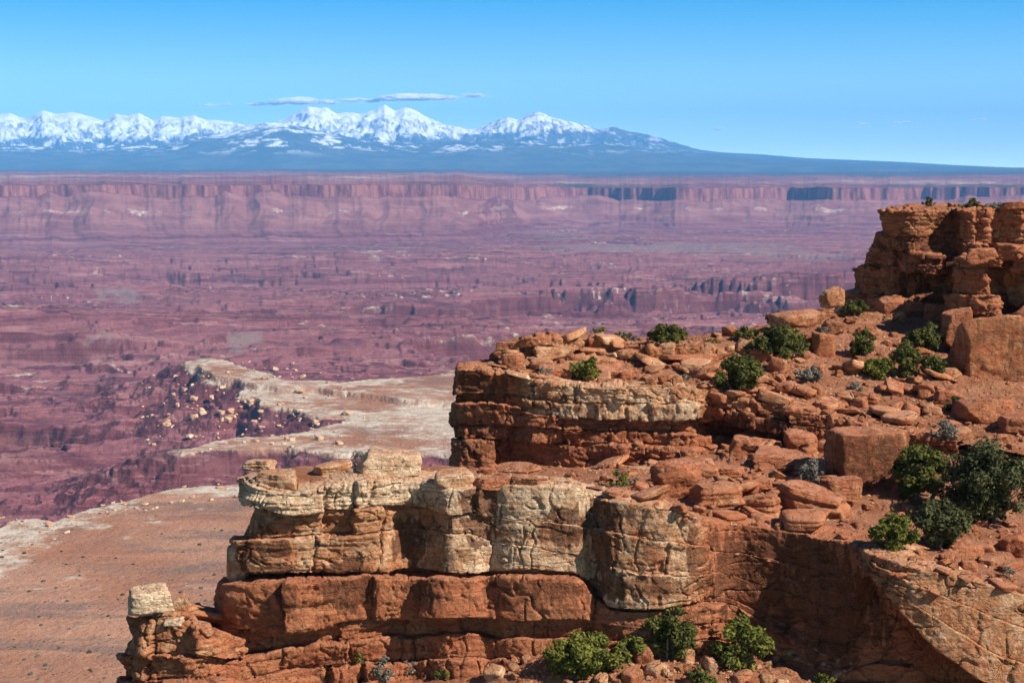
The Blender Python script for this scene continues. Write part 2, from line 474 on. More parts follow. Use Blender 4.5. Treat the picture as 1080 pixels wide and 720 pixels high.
def build_ground():
    NC = 1330
    a = np.linspace(-0.40, 0.40, NC)
    px = 540 + F * a
    Rm = np.interp(px, [-200, 0, 120, 260, 380, 470, 500, 512, 540, 600, 625, 660, 700, 712, 770, 830, 846, 872, 890, 960, 1040, 1300],
                   [10300, 10500, 10700, 10850, 11000, 11150, 11200, 11350, 13000, 13550, 13600, 13420, 13230, 13050, 13350, 13600, 13480, 13150, 13100, 13400, 13200, 13000])
    Rm = smooth1(Rm, 6)
    nz = fb2(px * 0.03, px * 0 + 3.3, 5, 0.6)
    Rs = smooth1(Rm + 300 * nz, 16)
    nz2 = fb2(px * 0.05 + 8, px * 0 + 6.3, 3, 0.5)
    Rm = smooth1(Rm, 2) + 110 * smooth1(nz, 9) + 16 * nz2 + np.interp(px, [500, 560], [0, 1]) * 55 * fb2(px * 0.06 + 2, px * 0 + 5.2, 3, 0.5)
    rimz = np.interp(px, [-200, 480, 520, 600, 1300], [-66, -66, -95, -112, -105]) + 15 * fb2(px * 0.035, px * 0 + 1.7, 5, 0.65)
    clh = np.interp(px, [-200, 480, 560, 1300], [96, 100, 118, 112])
    clh = clh + 26 * fb2(px * 0.024 + 4, px * 0 + 2.2, 4, 0.6)
    rows = [np.repeat((380 * F / (q - HOR)), NC) for q in np.linspace(1060, 257, 860)]
    r0 = 380 * F / (257 - HOR)
    for t in np.linspace(0.02, 1, 100): rows.append(r0 + (Rm - 24 - r0) * t)
    for t in np.linspace(0.08, 1, 16): rows.append(Rm - 24 + 26 * t)
    for t in np.linspace(0.01, 1, 90): rows.append((Rm + 2) * (52000 / (Rm + 2)) ** t)
    Y = np.stack(rows); X = Y * a[None]
    r = 0
    # basin floor: benches and incised canyons
    wx = X + 260 * fb2(X / 900, Y / 700, 4); wy = Y + 260 * fb2(X / 900 + 40, Y / 700, 4)
    f = fb2(wx / 3600, wy / 1500, 6, 0.52)
    t = f * 10 + 40
    st = np.floor(t); fr = t - st
    H = (st - 40 + sstep(0.0, 1.0, np.clip((fr - 0.5) * 6 + 0.5, 0, 1)) * 0.85 + 0.15 * fr) / 10 * 112
    f2 = fb2(wx / 900 + 9, wy / 420, 6, 0.58)
    t2 = f2 * 7 + 40; st2 = np.floor(t2); fr2 = t2 - st2
    H2 = (st2 - 40 + sstep(0.35, 0.65, fr2)) / 7 * 42
    far = sstep(8600, 6800, Y)
    f3 = fb2(wx / 330 + 19, wy / 150, 4, 0.6); t3 = f3 * 6 + 40; st3 = np.floor(t3)
    H3 = (st3 - 40 + sstep(0.4, 0.6, t3 - st3)) / 6 * 13
    chn = np.abs(fb2(wx / 2300 + 3, wy / 1500 + 8, 4, 0.5)) + 0.018 * fb2(X / 160, Y / 200, 3)
    carve = 24 * sstep(0.075, 0.068, chn) + 30 * sstep(0.045, 0.036, chn) + 12 * sstep(0.02, 0.014, chn)
    carve = carve * (0.25 + 0.75 * sstep(7200, 5200, Y))
    basin = -400 - carve + (H + H2 + H3) * (0.25 + 0.75 * far) + 6 * fb2(X / 60, Y / 60, 3) + 22 * sstep(3200, 2000, Y) 
    # far mesa with cliff, ledges and talus
    s = Rm[None] - Y
    zc = (rimz - clh)[None] * np.ones_like(Y)
    cone = np.clip(smooth1(fb2(px * 0.030 + 11, px * 0 + 7.7, 3, 0.5), 7), 0, 1)
    zc = zc + (clh * np.clip(1.1 * cone, 0, 0.75))[None]
    gull = fb2(px[None] * 0.028 + 0 * Y + 0.5 * n2(X / 700, Y / 700), Y / 2000, 4, 0.5, True)
    L = 1750 + 350 * smooth1(nz, 16)[None]
    sT = s + (Rs - Rm)[None] * np.clip(s / 260, 0, 1)
    q = np.clip(sT / L, 0, 1)
    tal = zc + (-400 - zc) * (1 - (1 - q) ** 1.7) + (20 * gull - 8) * np.clip(q * 5, 0, 1) * np.clip((1 - q) * 1.4, 0, 1)
    led = np.abs(q - 0.33)
    tal = tal + 9 * sstep(0.012, -0.012, q - 0.30 + 0.05 * n2(px[None] * 0.02 + 0 * Y, Y / 900)) * np.clip(q * 8, 0, 1)
    fluted = 6 * n2(px[None] * 0.25 + 0 * Y, 0 * Y + 5.5)
    cl = np.clip((s + fluted - 2) / 18, 0, 1)
    mesa = rimz[None] + (zc - rimz[None]) * cl
    top = rimz[None] + np.clip(-s, 0, None) * np.interp(px, [-200, 500, 560, 1300], [0.0040, 0.0042, 0.0046, 0.0050])[None] + 45 * fb2(X / 2600, Y / 2600, 4) * np.clip(-s / 1500, 0, 1) + 5 * fb2(X / 300, Y / 300, 3)
    kn = 45 * fb2(X / 260, Y / 260, 3)
    top = top - 11 * sstep(-170, -160, s + kn) - 10 * sstep(-85, -77, s + kn)
    mesa = mesa - 21 * (1 - cl)
    bn = q + 0.035 * fb2(X / 500, Y / 900, 4)
    tal = tal - 20 * sstep(0.475, 0.49, bn) - 14 * sstep(0.60, 0.612, bn + 0.02 * n2(X / 300, Y / 300)) + 12 * sstep(0.6, 0.95, q)
    Z = np.where(s > 22, np.maximum(tal, basin - 1e4 * (q <= 0.02)), np.where(s > 0, mesa, top))
    Z = np.where((s > 22) & (q >= 0.98), basin, Z)
    mixq = sstep(0.72, 1.0, q)
    Z = np.where(s > 22, tal * (1 - mixq) + basin * mixq, Z)
    # white rim benches, cut back by side canyons
    wob = 13 * fb2(X / 38, Y / 60, 5, 0.62) + 30 * n2(X / 140, Y / 210) + 22 * n2(X / 62 + 4, Y / 100)
    near = plan([(-900, 640), (-300, 575), (-80, 600), (-30, 586), (-6, 566), (10, 548), (34, 546), (44, 558), (62, 556), (92, 542), (130, 526), (180, 516), (250, 511), (330, 507), (480, 507), (700, 512), (1200, 520), (1900, 640), (1900, 1100), (-900, 1100)], -330)
    farb = plan([(1500, 480), (700, 479), (430, 478), (330, 476), (240, 472), (186, 478), (180, 473), (216, 463), (300, 458), (345, 452), (374, 445), (376, 441), (330, 437), (288, 431), (268, 424),
                 (246, 406), (205, 389), (192, 380), (214, 377), (262, 388), (310, 401), (360, 406), (400, 402), (440, 398), (480, 394), (700, 384), (1500, 380)], -330)
    upper = plan([(1500, 440), (600, 432), (430, 424), (392, 419), (372, 415), (330, 411), (290, 411), (246, 404), (208, 387), (222, 380), (300, 398), (360, 404), (440, 397), (700, 382), (1500, 380)], -326)
    d1 = np.full(X.shape, -900.0); sel = Y < 3600
    Xs, Ys, ws = X[sel], Y[sel], wob[sel]
    dn = poly_sdf(Xs, Ys, near) + ws; df = poly_sdf(Xs, Ys, farb) + ws; du = poly_sdf(Xs, Ys, upper) + 0.6 * ws
    d = np.maximum(dn, df)
    bsurf = -331 + 2.2 * fb2(Xs / 120, Ys / 120, 4) + 8 * sstep(-3, 5, du)
    out = np.clip(-d, 0, None)
    brk = sstep(-0.05, 0.35, fb2(Xs / 70 + 5, Ys / 90, 3))
    capd = (2.5 + 6 * brk) * sstep(0, 4, out)
    o2 = out + 7 * fb2(Xs / 26 + 3, Ys / 40, 4, 0.6)
    cap = bsurf - capd - (3 + 13 * brk * np.clip(dn > df, 0.25, 1)) * sstep(7, 18, o2) - 5 * sstep(24, 30, o2 + 9 * n2(Xs / 60, Ys / 60)) - 4 * sstep(44, 50, o2 + 14 * n2(Xs / 80, Ys / 80)) - np.clip(out - 8, 0, None) * 0.24 + 9 * fb2(Xs / 45, Ys / 60, 5, 0.6) * np.clip(out / 30, 0, 1)
    Zs = Z[sel]
    k = sstep(60, 330, out)
    cap = cap * (1 - k) + Zs * k
    Z[sel] = np.where(d > 0, bsurf, cap)
    d1[sel] = d
    # real surface colours: pale caprock, tan soil, grey clay flats, distant woodland
    pale = 0.66 * sstep(-9, -2, d1) * sstep(150, 0, d1 + 150 * fb2(X / 80, Y / 110, 5, 0.62) + 10)
    paper = 0.75 * fb2(X / 160 + 3, Y / 260, 4) + 0.42
    fr_mask = np.zeros_like(Z); fr_mask[sel] = (df > -8)
    pale = np.maximum(pale, np.where((d1 > -8) & (fr_mask > 0), 0.46 + 0.60 * fb2(X / 130, Y / 160, 5, 0.62), 0))
    ptb = np.where(d1 > -8, 0.36 * sstep(0.05, 0.45, fb2(X / 300 + 7.7, Y / 60 + 1.2, 5, 0.62)), 0)
    pale = np.maximum(pale, ptb)
    tan = sstep(-6, 0, d1)
    # pale knolls of the far slopes
    band = np.exp(-((q - 0.27) / 0.05) ** 2) * (s > 22)
    pale = np.maximum(pale, band * (0.25 + 0.9 * fb2(px[None] * 0.035 + 0 * Y, q * 6, 4)))
    pale = np.maximum(pale, np.where(s < -300, 0.30 + 0.55 * fb2(X / 1500, Y / 3500, 4), 0) * sstep(26000, 15000, Y))
    rimlet = sstep(0.62, 0.72, fr2) * sstep(0.88, 0.76, fr2) * (s > 1500) * (d1 < -60)
    pale = np.maximum(pale, 0.55 * rimlet * sstep(0.0, 0.35, fb2(X / 900 + 2, Y / 900, 3)))
    chrim = sstep(0.066, 0.072, chn) * sstep(0.098, 0.082, chn) * (s > 1400) * (d1 < -60)
    pale = np.maximum(pale, chrim * (0.25 + 0.7 * fb2(X / 700, Y / 700 + 3, 4)))
    hrim = sstep(0.55, 0.60, fr) * sstep(0.78, 0.66, fr) * (s > 1400) * (d1 < -60)
    pale = np.maximum(pale, hrim * (0.18 + 0.9 * fb2(X / 800 + 6, Y / 600, 4)))
    grey = np.zeros_like(Z)
    gwx = X + 130 * fb2(X / 240, Y / 500, 4, 0.6); gwy = Y + 420 * fb2(X / 240 + 9, Y / 500, 4, 0.6)
    for gx, gy, rx, ry, v in ((128, 311, 34, 6, .9), (20, 301, 70, 5, .6), (273, 376, 20, 10, 1.0), (620, 345, 60, 14, .6), (85, 383, 26, 3, .8), (122, 379, 12, 3, .8),
                              (700, 262, 200, 10, .8), (820, 270, 130, 8, .7), (420, 262, 160, 6, .5), (590, 250, 90, 7, .6), (250, 293, 90, 6, .5), (660, 330, 50, 12, .5), (960, 300, 60, 8, .4)):
        gp = plan([(gx, gy)], -405)[0]; g2 = plan([(gx, gy + ry)], -405)[0]
        grey = np.maximum(grey, v * np.exp(-(((gwx - gp[0]) / (rx / F * gp[1])) ** 2 + ((gwy - gp[1]) / (gp[1] - g2[1])) ** 2)))
    grey = np.maximum(grey, 0.75 * sstep(0.80, 0.97, q) * (q < 0.999) * (0.6 + 0.8 * fb2(X / 800, Y / 1600, 3)))
    forest = sstep(14500, 27000, Y) * 0.75 + 0.42 * (s < 0) * sstep(-900, -200, s)
    P = np.stack([X, Y, Z], -1)
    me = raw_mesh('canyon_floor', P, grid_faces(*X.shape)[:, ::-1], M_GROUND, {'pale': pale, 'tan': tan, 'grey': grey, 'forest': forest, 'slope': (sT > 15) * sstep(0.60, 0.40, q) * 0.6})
    o = obj('canyon_floor', me); o['kind'] = 'structure'
    return P


GROUND = build_ground()


# ------------------------------------------------------------------ snowy range on the horizon
def build_mountains():
    YC = 50000.0
    NC, NR = 1300, 190
    sky = [(-260, 130), (-160, 118), (-80, 127), (0, 122), (15, 120), (30, 126), (50, 117), (62, 121), (80, 119), (100, 124), (112, 128), (125, 121), (138, 123), (150, 120), (165, 128), (174, 123), (192, 125), (207, 122), (218, 127),
           (240, 128), (258, 132), (285, 131), (300, 127), (312, 121), (327, 113), (338, 115), (347, 114), (356, 121), (368, 119), (382, 121), (395, 117), (407, 111), (417, 118), (428, 114), (437, 116), (450, 124), (470, 132), (500, 137),
           (515, 131), (535, 124), (546, 127), (555, 122), (568, 118), (580, 124), (600, 129), (615, 132), (632, 138), (646, 134), (660, 139), (675, 141), (692, 145), (712, 151), (735, 158), (760, 161), (800, 163), (850, 167), (900, 169),
           (950, 171), (1000, 174), (1080, 177.5), (1300, 178)]
    low = [(-260, 156), (0, 153), (60, 157), (110, 157), (180, 152), (228, 143), (262, 135), (290, 131), (320, 136), (380, 147), (450, 153), (490, 146), (540, 148), (600, 150), (690, 158), (735, 162), (800, 167), (900, 172), (1000, 176), (1300, 181)]
    a = np.linspace(-0.42, 0.42, NC); px = 540 + F * a
    crest = np.interp(px, *zip(*sky)); crest = smooth1(crest, 1); crest = crest + 0.8 * fb2(px * 0.15, px * 0, 3) * (crest < 158)
    lowc = smooth1(np.interp(px, *zip(*low)), 8)
    yy = np.concatenate([np.linspace(30000, YC, 150), np.linspace(YC + 250, 60000, NR - 150)])
    Y = yy[:, None] * np.ones(NC)[None]; X = Y * a[None]
    cz = ((HOR - crest) / F * YC)[None]; lz = ((HOR - lowc) / F * 41000)[None]
    t = (YC - Y) / 10500.0
    rid = fb2(X / 2300, Y / 2900, 6, 0.55, True)
    rid2 = fb2(X / 800 + 3, Y / 1100, 4, 0.55, True)
    base = 60.0
    tt = np.clip(np.abs(t) * (1.0 - 0.55 * (rid - 0.3) * (np.abs(t) > 0.0)), 0, 1)
    prof = (1 - tt) ** 1.55
    rid3 = fb2(X / 420 + 7, Y / 700, 4, 0.6, True)
    main = base + (cz - base) * prof - 320 * ((0.65 - rid2) * 0.7 + (0.6 - rid3) * 0.4) * np.clip(np.abs(t) * 7, 0, 1) * np.clip(1 - np.abs(t), 0, 1) * np.clip((cz - 400) / 900, 0, 1)
    t2 = np.abs(Y - 41000) / 9000.0
    foot = 40 + (lz - 40) * np.clip(1 - np.clip(t2, 0, 1) ** 1.3, 0, 1) * (0.85 + 0.25 * rid) 
    Z = np.maximum(main, foot) - 400 * sstep(34000, 30000, Y)
    Z = np.where(Y > YC, main, Z)
    P = np.stack([X, Y, Z], -1)
    nrm = grid_normals(P); slope = np.abs(nrm[..., 2])
    nn = fb2(X / 900, Y / 1500, 5, 0.65); n2_ = fb2(X / 300, Y / 420, 4, 0.65)
    lev = Z + 480 * nn + 260 * n2_
    snowline = np.interp(px, [-200, 0, 250, 300, 470, 520, 640, 760, 1300], [820, 800, 850, 900, 900, 1020, 1150, 1600, 3000])[None]
    snow = sstep(snowline - 70, snowline + 150, lev) * (1 - 0.9 * sstep(0.80, 0.62, slope + 0.22 * n2_)) * (1 - np.interp(px, [470, 540], [0.75, 0.95])[None] * sstep(0.56, 0.74, rid3 - 0.25 * nn) * sstep(np.interp(px, [470, 540], [1850, 2300])[None], np.interp(px, [470, 540], [1200, 1450])[None], Z))
    patch = sstep(0.10, 0.30, nn + 0.55 * n2_ + 0.25 * (rid3 - 0.5)) * sstep(260, 560, Z) * 0.9
    snow = np.clip(np.maximum(snow, patch * np.interp(px, [-200, 500, 700, 760], [1, 0.9, 0.5, 0])[None]), 0, 1)
    wood = sstep(1250, 900, Z + 300 * nn)
    me = raw_mesh('mountain_range', P, grid_faces(NR, NC)[:, ::-1], M_MOUNT, {'snow': snow, 'wood': wood})
    o = obj('mountain_range', me); o['kind'] = 'structure'


build_mountains()

# ------------------------------------------------------------------ the air between here and the range
def build_haze():
    t = NT('desert air')
    v = t.n('ShaderNodeVolumePrincipled', {'Color': (0.16, 0.50, 1.0, 1), 'Density': 2.4e-5, 'Anisotropy': -0.2})
    t.t.links.new(v.outputs[0], t.out.inputs['Volume'])
    x0, x1, y0, y1, z0, z1 = -30000, 30000, -1500, 61000, -700, 2150
    vs = np.array([(x, y, z) for x in (x0, x1) for y in (y0, y1) for z in (z0, z1)], float)
    fs = np.array([(0, 1, 3, 2), (4, 6, 7, 5), (0, 4, 5, 1), (2, 3, 7, 6), (0, 2, 6, 4), (1, 5, 7, 3)])
    o = obj('haze', raw_mesh('haze', vs, fs, t.m, smooth=False)); o['kind'] = 'stuff'


build_haze()
# ------------------------------------------------------------------ sandstone cliffs: stacked beds along a rim line
OCC = []          # coarse copies of the near terrain, for resting things on it


def add_occ(P, step):
    Q = P[::step, ::step]
    f = grid_faces(Q.shape[0], Q.shape[1])
    OCC.append((Q.reshape(-1, 3), f))


def cliff(name, cps, pale, ds=0.055, seed=1, joints=None, amp=None, block=0.28, lam=0.07, rough=0.10, bottom=None, varn=None, rowk=1.0, gap=0.22, twin=14, massive=()):
    if cps[-1][0] > 1100:                      # carry the bed on beyond the right edge
        a_, b_ = cps[-2], cps[-1]
        k_ = 0.35 * 260 / (b_[0] - a_[0])
        cps = cps + [(b_[0] + 260, b_[1] + k_ * (b_[1] - a_[1]), b_[2] * 0.98, [y1 + k_ * (y1 - y0) for y0, y1 in zip(a_[3], b_[3])], b_[4])]
        if isinstance(pale[0], (list, tuple)): pale = pale + [pale[-1]]
    rng = np.random.default_rng(seed)
    px = np.array([c[0] for c in cps], float); Yc = np.array([c[2] for c in cps], float)
    lip = at(px, [c[1] for c in cps], Yc)
    N = len(cps[0][3])
    zb = np.array([[at(c[0], b, c[2])[2] for b in c[3]] for c in cps])
    os_ = np.array([c[4] for c in cps], float)
    seg = np.hypot(np.diff(lip[:, 0]), np.diff(lip[:, 1])); s = np.concatenate([[0], np.cumsum(seg)])
    nu = int(s[-1] / ds); u = np.linspace(0, s[-1], nu)
    w = int(0.45 / ds)
    ip = lambda v, ww=w: smooth1(np.interp(u, s, v), ww)
    x, y, z0 = ip(lip[:, 0]), ip(lip[:, 1]), ip(lip[:, 2])
    tx, ty = smooth1(np.gradient(x), twin), smooth1(np.gradient(y), twin)
    ln = np.hypot(tx, ty) + 1e-9
    nx, ny = ty / ln, -tx / ln
    pxu = np.interp(u, s, px)
    mass = np.ones(nu)
    for (m0, m1, mf) in massive: mass = np.where((pxu > m0) & (pxu < m1), mf, mass)
    mass = smooth1(mass, int(0.5 / ds))
    bounds = [z0 + 0.12 * fb2(u / 2.2, u * 0 + 3.7 + seed, 3)]
    for i in range(N):
        b = ip(zb[:, i]) + 0.20 * fb2(u / 2.8, u * 0 + i * 5.1 + seed, 4)
        bounds.append(np.minimum(b, bounds[-1] - 0.08))
    rows_o, rows_z, rows_p, rows_k = [], [], [], []
    pal = [np.interp(u, s, [p[i] for p in pale]) if isinstance(pale[0], (list, tuple)) else np.full(nu, pale[i]) for i in range(N)]
    # rows of the top, running back from the lip
    o_first = ip(os_[:, 0])
    for k, back in enumerate((6.0, 4.0, 2.6, 1.6, 1.0, 0.6)):
        rows_o.append(o_first - back); rows_z.append(bounds[0] + 0.10 * min(1, back) - 0.25 * max(0, back - 2.6)); rows_p.append(pal[0]); rows_k.append(np.zeros(nu))
    prev_in = None
    for i in range(N):
        zt, zbm = bounds[i], bounds[i + 1]
        th = zt - zbm
        hm = float(np.mean(th))
        n = max(7, int(hm / ds * 0.95 * rowk))
        jw = (joints or [2.2] * N)[i]; ja = (amp or [0.35] * N)[i]
        # joint cells along the bed
        edges = [0.0]
        while edges[-1] < s[-1] + 5: edges.append(edges[-1] + jw * rng.uniform(0.35, 1.9))
        edges = np.array(edges); cell = rng.normal(0, 1, len(edges)); crk = rng.uniform(0.1, 1.0, len(edges)) ** 1.5; tilt = rng.normal(0, 0.35, len(edges)); yaw = rng.normal(0, 0.10, len(edges))
        oi = ip(os_[:, i])
        mi = mass if i < 3 else 0.3 + 0.7 * mass
        gp = gap * mi * (0.55 + 0.9 * fb2(u / 1.7, u * 0 + 40 + i * 3 + seed, 3))
        for k in range(n):
            t = k / (n - 1)
            t = 0.5 - 0.5 * math.cos(math.pi * t) if n < 14 else t
            zz = zt - th * t
            uu = u + 0.22 * n2(u / 0.9, zz / 0.7 + i * 7) + 0.10 * n2(u / 0.3, zz / 0.3 + i)
            j = np.clip(np.searchsorted(edges, uu) - 1, 0, len(edges) - 2)
            e0 = uu - edges[j]; e1 = edges[j + 1] - uu
            tl = tilt[j] * (0.5 - t) * np.minimum(th, 1.5)
            e = np.minimum(e0, e1); ck = np.where(e0 < e1, crk[j], crk[j + 1]) * mi
            rj = 0.09
            ins = np.where(e < rj, rj - np.sqrt(np.clip(rj * rj - (rj - e) ** 2, 0, None)), 0) * 0.8 * ck + 0.35 * ck * np.exp(-(e / 0.07) ** 2)
            o = oi + mi * (ja * cell[j] * 0.6 + tl * ja * 1.4 + yaw[j] * (uu - 0.5 * (edges[j] + edges[j + 1])) * min(1, ja * 2.5)) - ins
            rvar = 0.5 + 0.9 * np.clip(0.5 + fb2(uu / 1.6, uu * 0 + i * 9.3 + seed, 2), 0, 1)
            rt = np.minimum(0.13 * rvar, 0.45 * th) * (0.25 + 0.75 * mi if i else 1); rb = np.minimum(0.06 * rvar, 0.35 * th) * (0.25 + 0.75 * mi)
            et = th * t; eb = th * (1 - t)
            o = o - np.where(et < rt, rt - np.sqrt(np.clip(rt * rt - (rt - et) ** 2, 0, None)), 0)
            o = o - np.where(eb < rb, rb - np.sqrt(np.clip(rb * rb - (rb - eb) ** 2, 0, None)), 0)
            if k == 0:
                if prev_in is None:
                    for bk in (0.35, 0.15): rows_o.append(o - bk); rows_z.append(zt + 0.0 * zz); rows_p.append(pal[0]); rows_k.append(np.zeros(nu))
                else:
                    dd = np.minimum(prev_in, o) - np.clip(gp, 0.02, None)
                    for q in (0.5, 1.0): rows_o.append(prev_in * (1 - q) + dd * q); rows_z.append(zz + 0.05 * (1 - q)); rows_p.append(pal[i - 1]); rows_k.append(np.full(nu, 1.0))
                    for q in (0.33, 0.66): rows_o.append(dd * (1 - q) + o * q); rows_z.append(zz - 0.02); rows_p.append(pal[i]); rows_k.append(np.full(nu, 1.0))
            rows_o.append(o); rows_z.append(zz); rows_p.append(pal[i] + 0 * u); rows_k.append(np.zeros(nu))
        prev_in = o
    if bottom:
        for dz, do in bottom:
            rows_o.append(prev_in + do); rows_z.append(bounds[-1] - dz); rows_p.append(pal[-1] * 0.3); rows_k.append(np.zeros(nu))
    O = np.stack(rows_o); Z = np.stack(rows_z)
    P = np.stack([x[None] + nx[None] * O, y[None] + ny[None] * O, Z + 0 * O], -1)
    Nn = grid_normals(P)
    hn = np.stack([nx + 0 * O, ny + 0 * O, 0 * O], -1)
    d = rough * 1.5 * fb3(P / 2.4, 3) + rough * 1.0 * fb3(P / 0.45 + 9, 4, 0.6)
    f1, f2, cid = worley(P * np.array([0.75, 0.75, 1.15]) + 0.35 * np.stack([n3(P / 0.8), n3(P / 0.8 + 7), n3(P / 0.8 + 13)], -1))
    block = block * (0.35 + 0.65 * mass)[None]
    d = d + block * (cid - 0.5) * sstep(0.02, 0.16, f2 - f1) - block * 0.35 * sstep(0.09, 0.0, f2 - f1)
    # thin fractured plates within the beds
    f1, f2, cid = worley(P * np.array([0.85, 0.85, 3.3]) + 0.5 * np.stack([n3(P / 0.9 + 3), n3(P / 0.9 + 27), n3(P / 1.5 + 33)], -1) + 50)
    pmask = sstep(-0.12, 0.25, fb3(P / 3.0 + 71, 3) + 0.06) * (0.25 + 0.75 * mass)[None]
    d = d + pmask * (0.62 * block * (cid - 0.5) * sstep(0.0, 0.08, f2 - f1) - 0.30 * block * sstep(0.07, 0.0, f2 - f1))
    # open fractures: long bedding cracks and short joints
    g1 = n3(P * np.array([0.30, 0.30, 1.25]) + 0.25 * np.stack([n3(P / 1.1)] * 3, -1) + 5)
    g2 = n3(P * np.array([0.9, 0.9, 0.28]) + 0.2 * np.stack([n3(P / 0.8)] * 3, -1) + 61)
    wd = 0.055 * (0.5 + np.clip(n3(P / 2.2 + 9) + 0.4, 0, 1))
    d = d - 0.16 * sstep(1, 0.3, np.abs(g1) / wd) * sstep(-0.1, 0.2, n3(P / 2.6 + 44) + 0.1) - 0.14 * sstep(1, 0.3, np.abs(g2 - 0.05) / 0.05) * sstep(0.0, 0.25, n3(P / 2.0 + 91))
    zz = P[..., 2] + 0.35 * fb3(P / 3.5 + 4, 3)
    lamv = 0.8 * np.tanh(3.5 * n2(zz / 0.20 + 50, 0 * zz + seed)) * 0.6 + np.tanh(2.5 * n2(zz / 0.55 + 9, u[None] / 9.0 + seed))
    lm = sstep(-0.2, 0.45, fb3(P / 2.6 + 31, 3) + 0.15)
    P = P + Nn * d[..., None] + hn * (lam * lamv * lm * (0.18 + 0.82 * mass)[None])[..., None]
    pv = np.stack(rows_p)
    pm = pv + 0.30 * fb3(P / 1.6 + 3, 3)
    vv = np.zeros_like(pm)
    if varn is not None:
        for (vx, vy, vrx, vry, vs) in varn:
            gx = (P[..., 0] / P[..., 1]) * F * 1.0 + 540; gy = HOR - P[..., 2] / P[..., 1] * F
            wq = 0.95 * fb3(P / np.array([0.8, 0.8, 2.4]) + 21, 5, 0.6) + 0.25 * n3(P / np.array([.25, .25, 1.2]))
            vv = np.maximum(vv, vs * sstep(1.25, 0.75, np.hypot((gx - vx) / vrx, (gy - vy) / vry) + wq))
    me = raw_mesh(name, P, grid_faces(*O.shape), M_CLIFF, {'pale': pm, 'varnish': vv})
    o = obj(name, me); o['kind'] = 'structure'
    add_occ(P, 3)
    return P


def loft(name, curves, nu, nv, mat, seed=3, rough=0.25, step=0.0, pale=0.0, power=1.0, kind='structure'):
    """A terrain sheet through rows of (px, py, Y) points, front to back."""
    C = []
    nu = int(nu * 1.26)
    for c in curves:
        (ax_, ay_, _), (bx_, by_, bY_) = c[-2], c[-1]
        c = c + [(bx_ + 260, by_ + 0.35 * 260 * (by_ - ay_) / (bx_ - ax_), bY_ * 0.985)]
        p = np.array(c, float); q = at(p[:, 0], p[:, 1], p[:, 2])
        uu = (p[:, 0] - p[0, 0]) / (p[-1, 0] - p[0, 0])
        g = np.linspace(0, 1, nu)
        # spread columns by pixel column so that rows stay in step
        C.append(np.stack([smooth1(np.interp(g, uu, q[:, k]), max(1, nu // 60)) for k in range(3)], -1))
    C = np.array(C); n = len(C)
    tv = np.linspace(0, n - 1, nv)
    i = np.clip(tv.astype(int), 0, n - 2); f = (tv - i)[:, None, None]
    P = C[i] * (1 - f) + C[i + 1] * f
    # soften the creases between rows
    for k in range(3):
        for c in range(0):
            pass
    ker = np.exp(-0.5 * (np.arange(-6, 7) / 3.0) ** 2); ker /= ker.sum()
    pad = np.concatenate([np.repeat(P[:1], 6, 0), P, np.repeat(P[-1:], 6, 0)])
    P = sum(ker[k] * pad[k:k + nv] for k in range(13))
    xy = P[..., :2]
    h = rough * (1.6 * fb2(xy[..., 0] / 4.5 + seed, xy[..., 1] / 4.5, 4) + 0.5 * fb2(xy[..., 0] / 0.9, xy[..., 1] / 0.9 + seed, 4, 0.6))
    f1, f2, cid = worley(np.stack([xy[..., 0] * 0.8 + 0.4 * n2(xy[..., 0], xy[..., 1]), xy[..., 1] * 0.8, 0 * h + seed], -1))
    lump = sstep(0.1, 0.5, fb2(xy[..., 0] / 5 + 8, xy[..., 1] / 5 + seed, 3) + 0.25)
    h = h + rough * 1.3 * (cid - 0.45) * sstep(0.03, 0.2, f2 - f1) * lump
    f1, f2, cid = worley(np.stack([xy[..., 0] * 2.6, xy[..., 1] * 2.2, 0 * h + seed + 5], -1))
    h = h + rough * 0.55 * np.clip(cid - 0.35, 0, 1) * sstep(0.02, 0.3, f2 - f1)
    z = P[..., 2] + h
    if step > 0:
        zz = z / step + 0.7 * fb2(xy[..., 0] / 6, xy[..., 1] / 6 + 4, 3)
        fl = np.floor(zz); fr = zz - fl
        z = z + (fl + sstep(0.35, 0.65, fr) - zz) * step * 0.75
    P[..., 2] = z
    pm = pale + 0.35 * fb2(xy[..., 0] / 3 + 5, xy[..., 1] / 3, 4)
    me = raw_mesh(name, P, grid_faces(nv, nu)[:, ::-1], mat, {'pale': pm, 'varnish': 0 * pm})
    o = obj(name, me); o['kind'] = kind
    add_occ(P, 2)
    return P


Z0 = [0] * 7
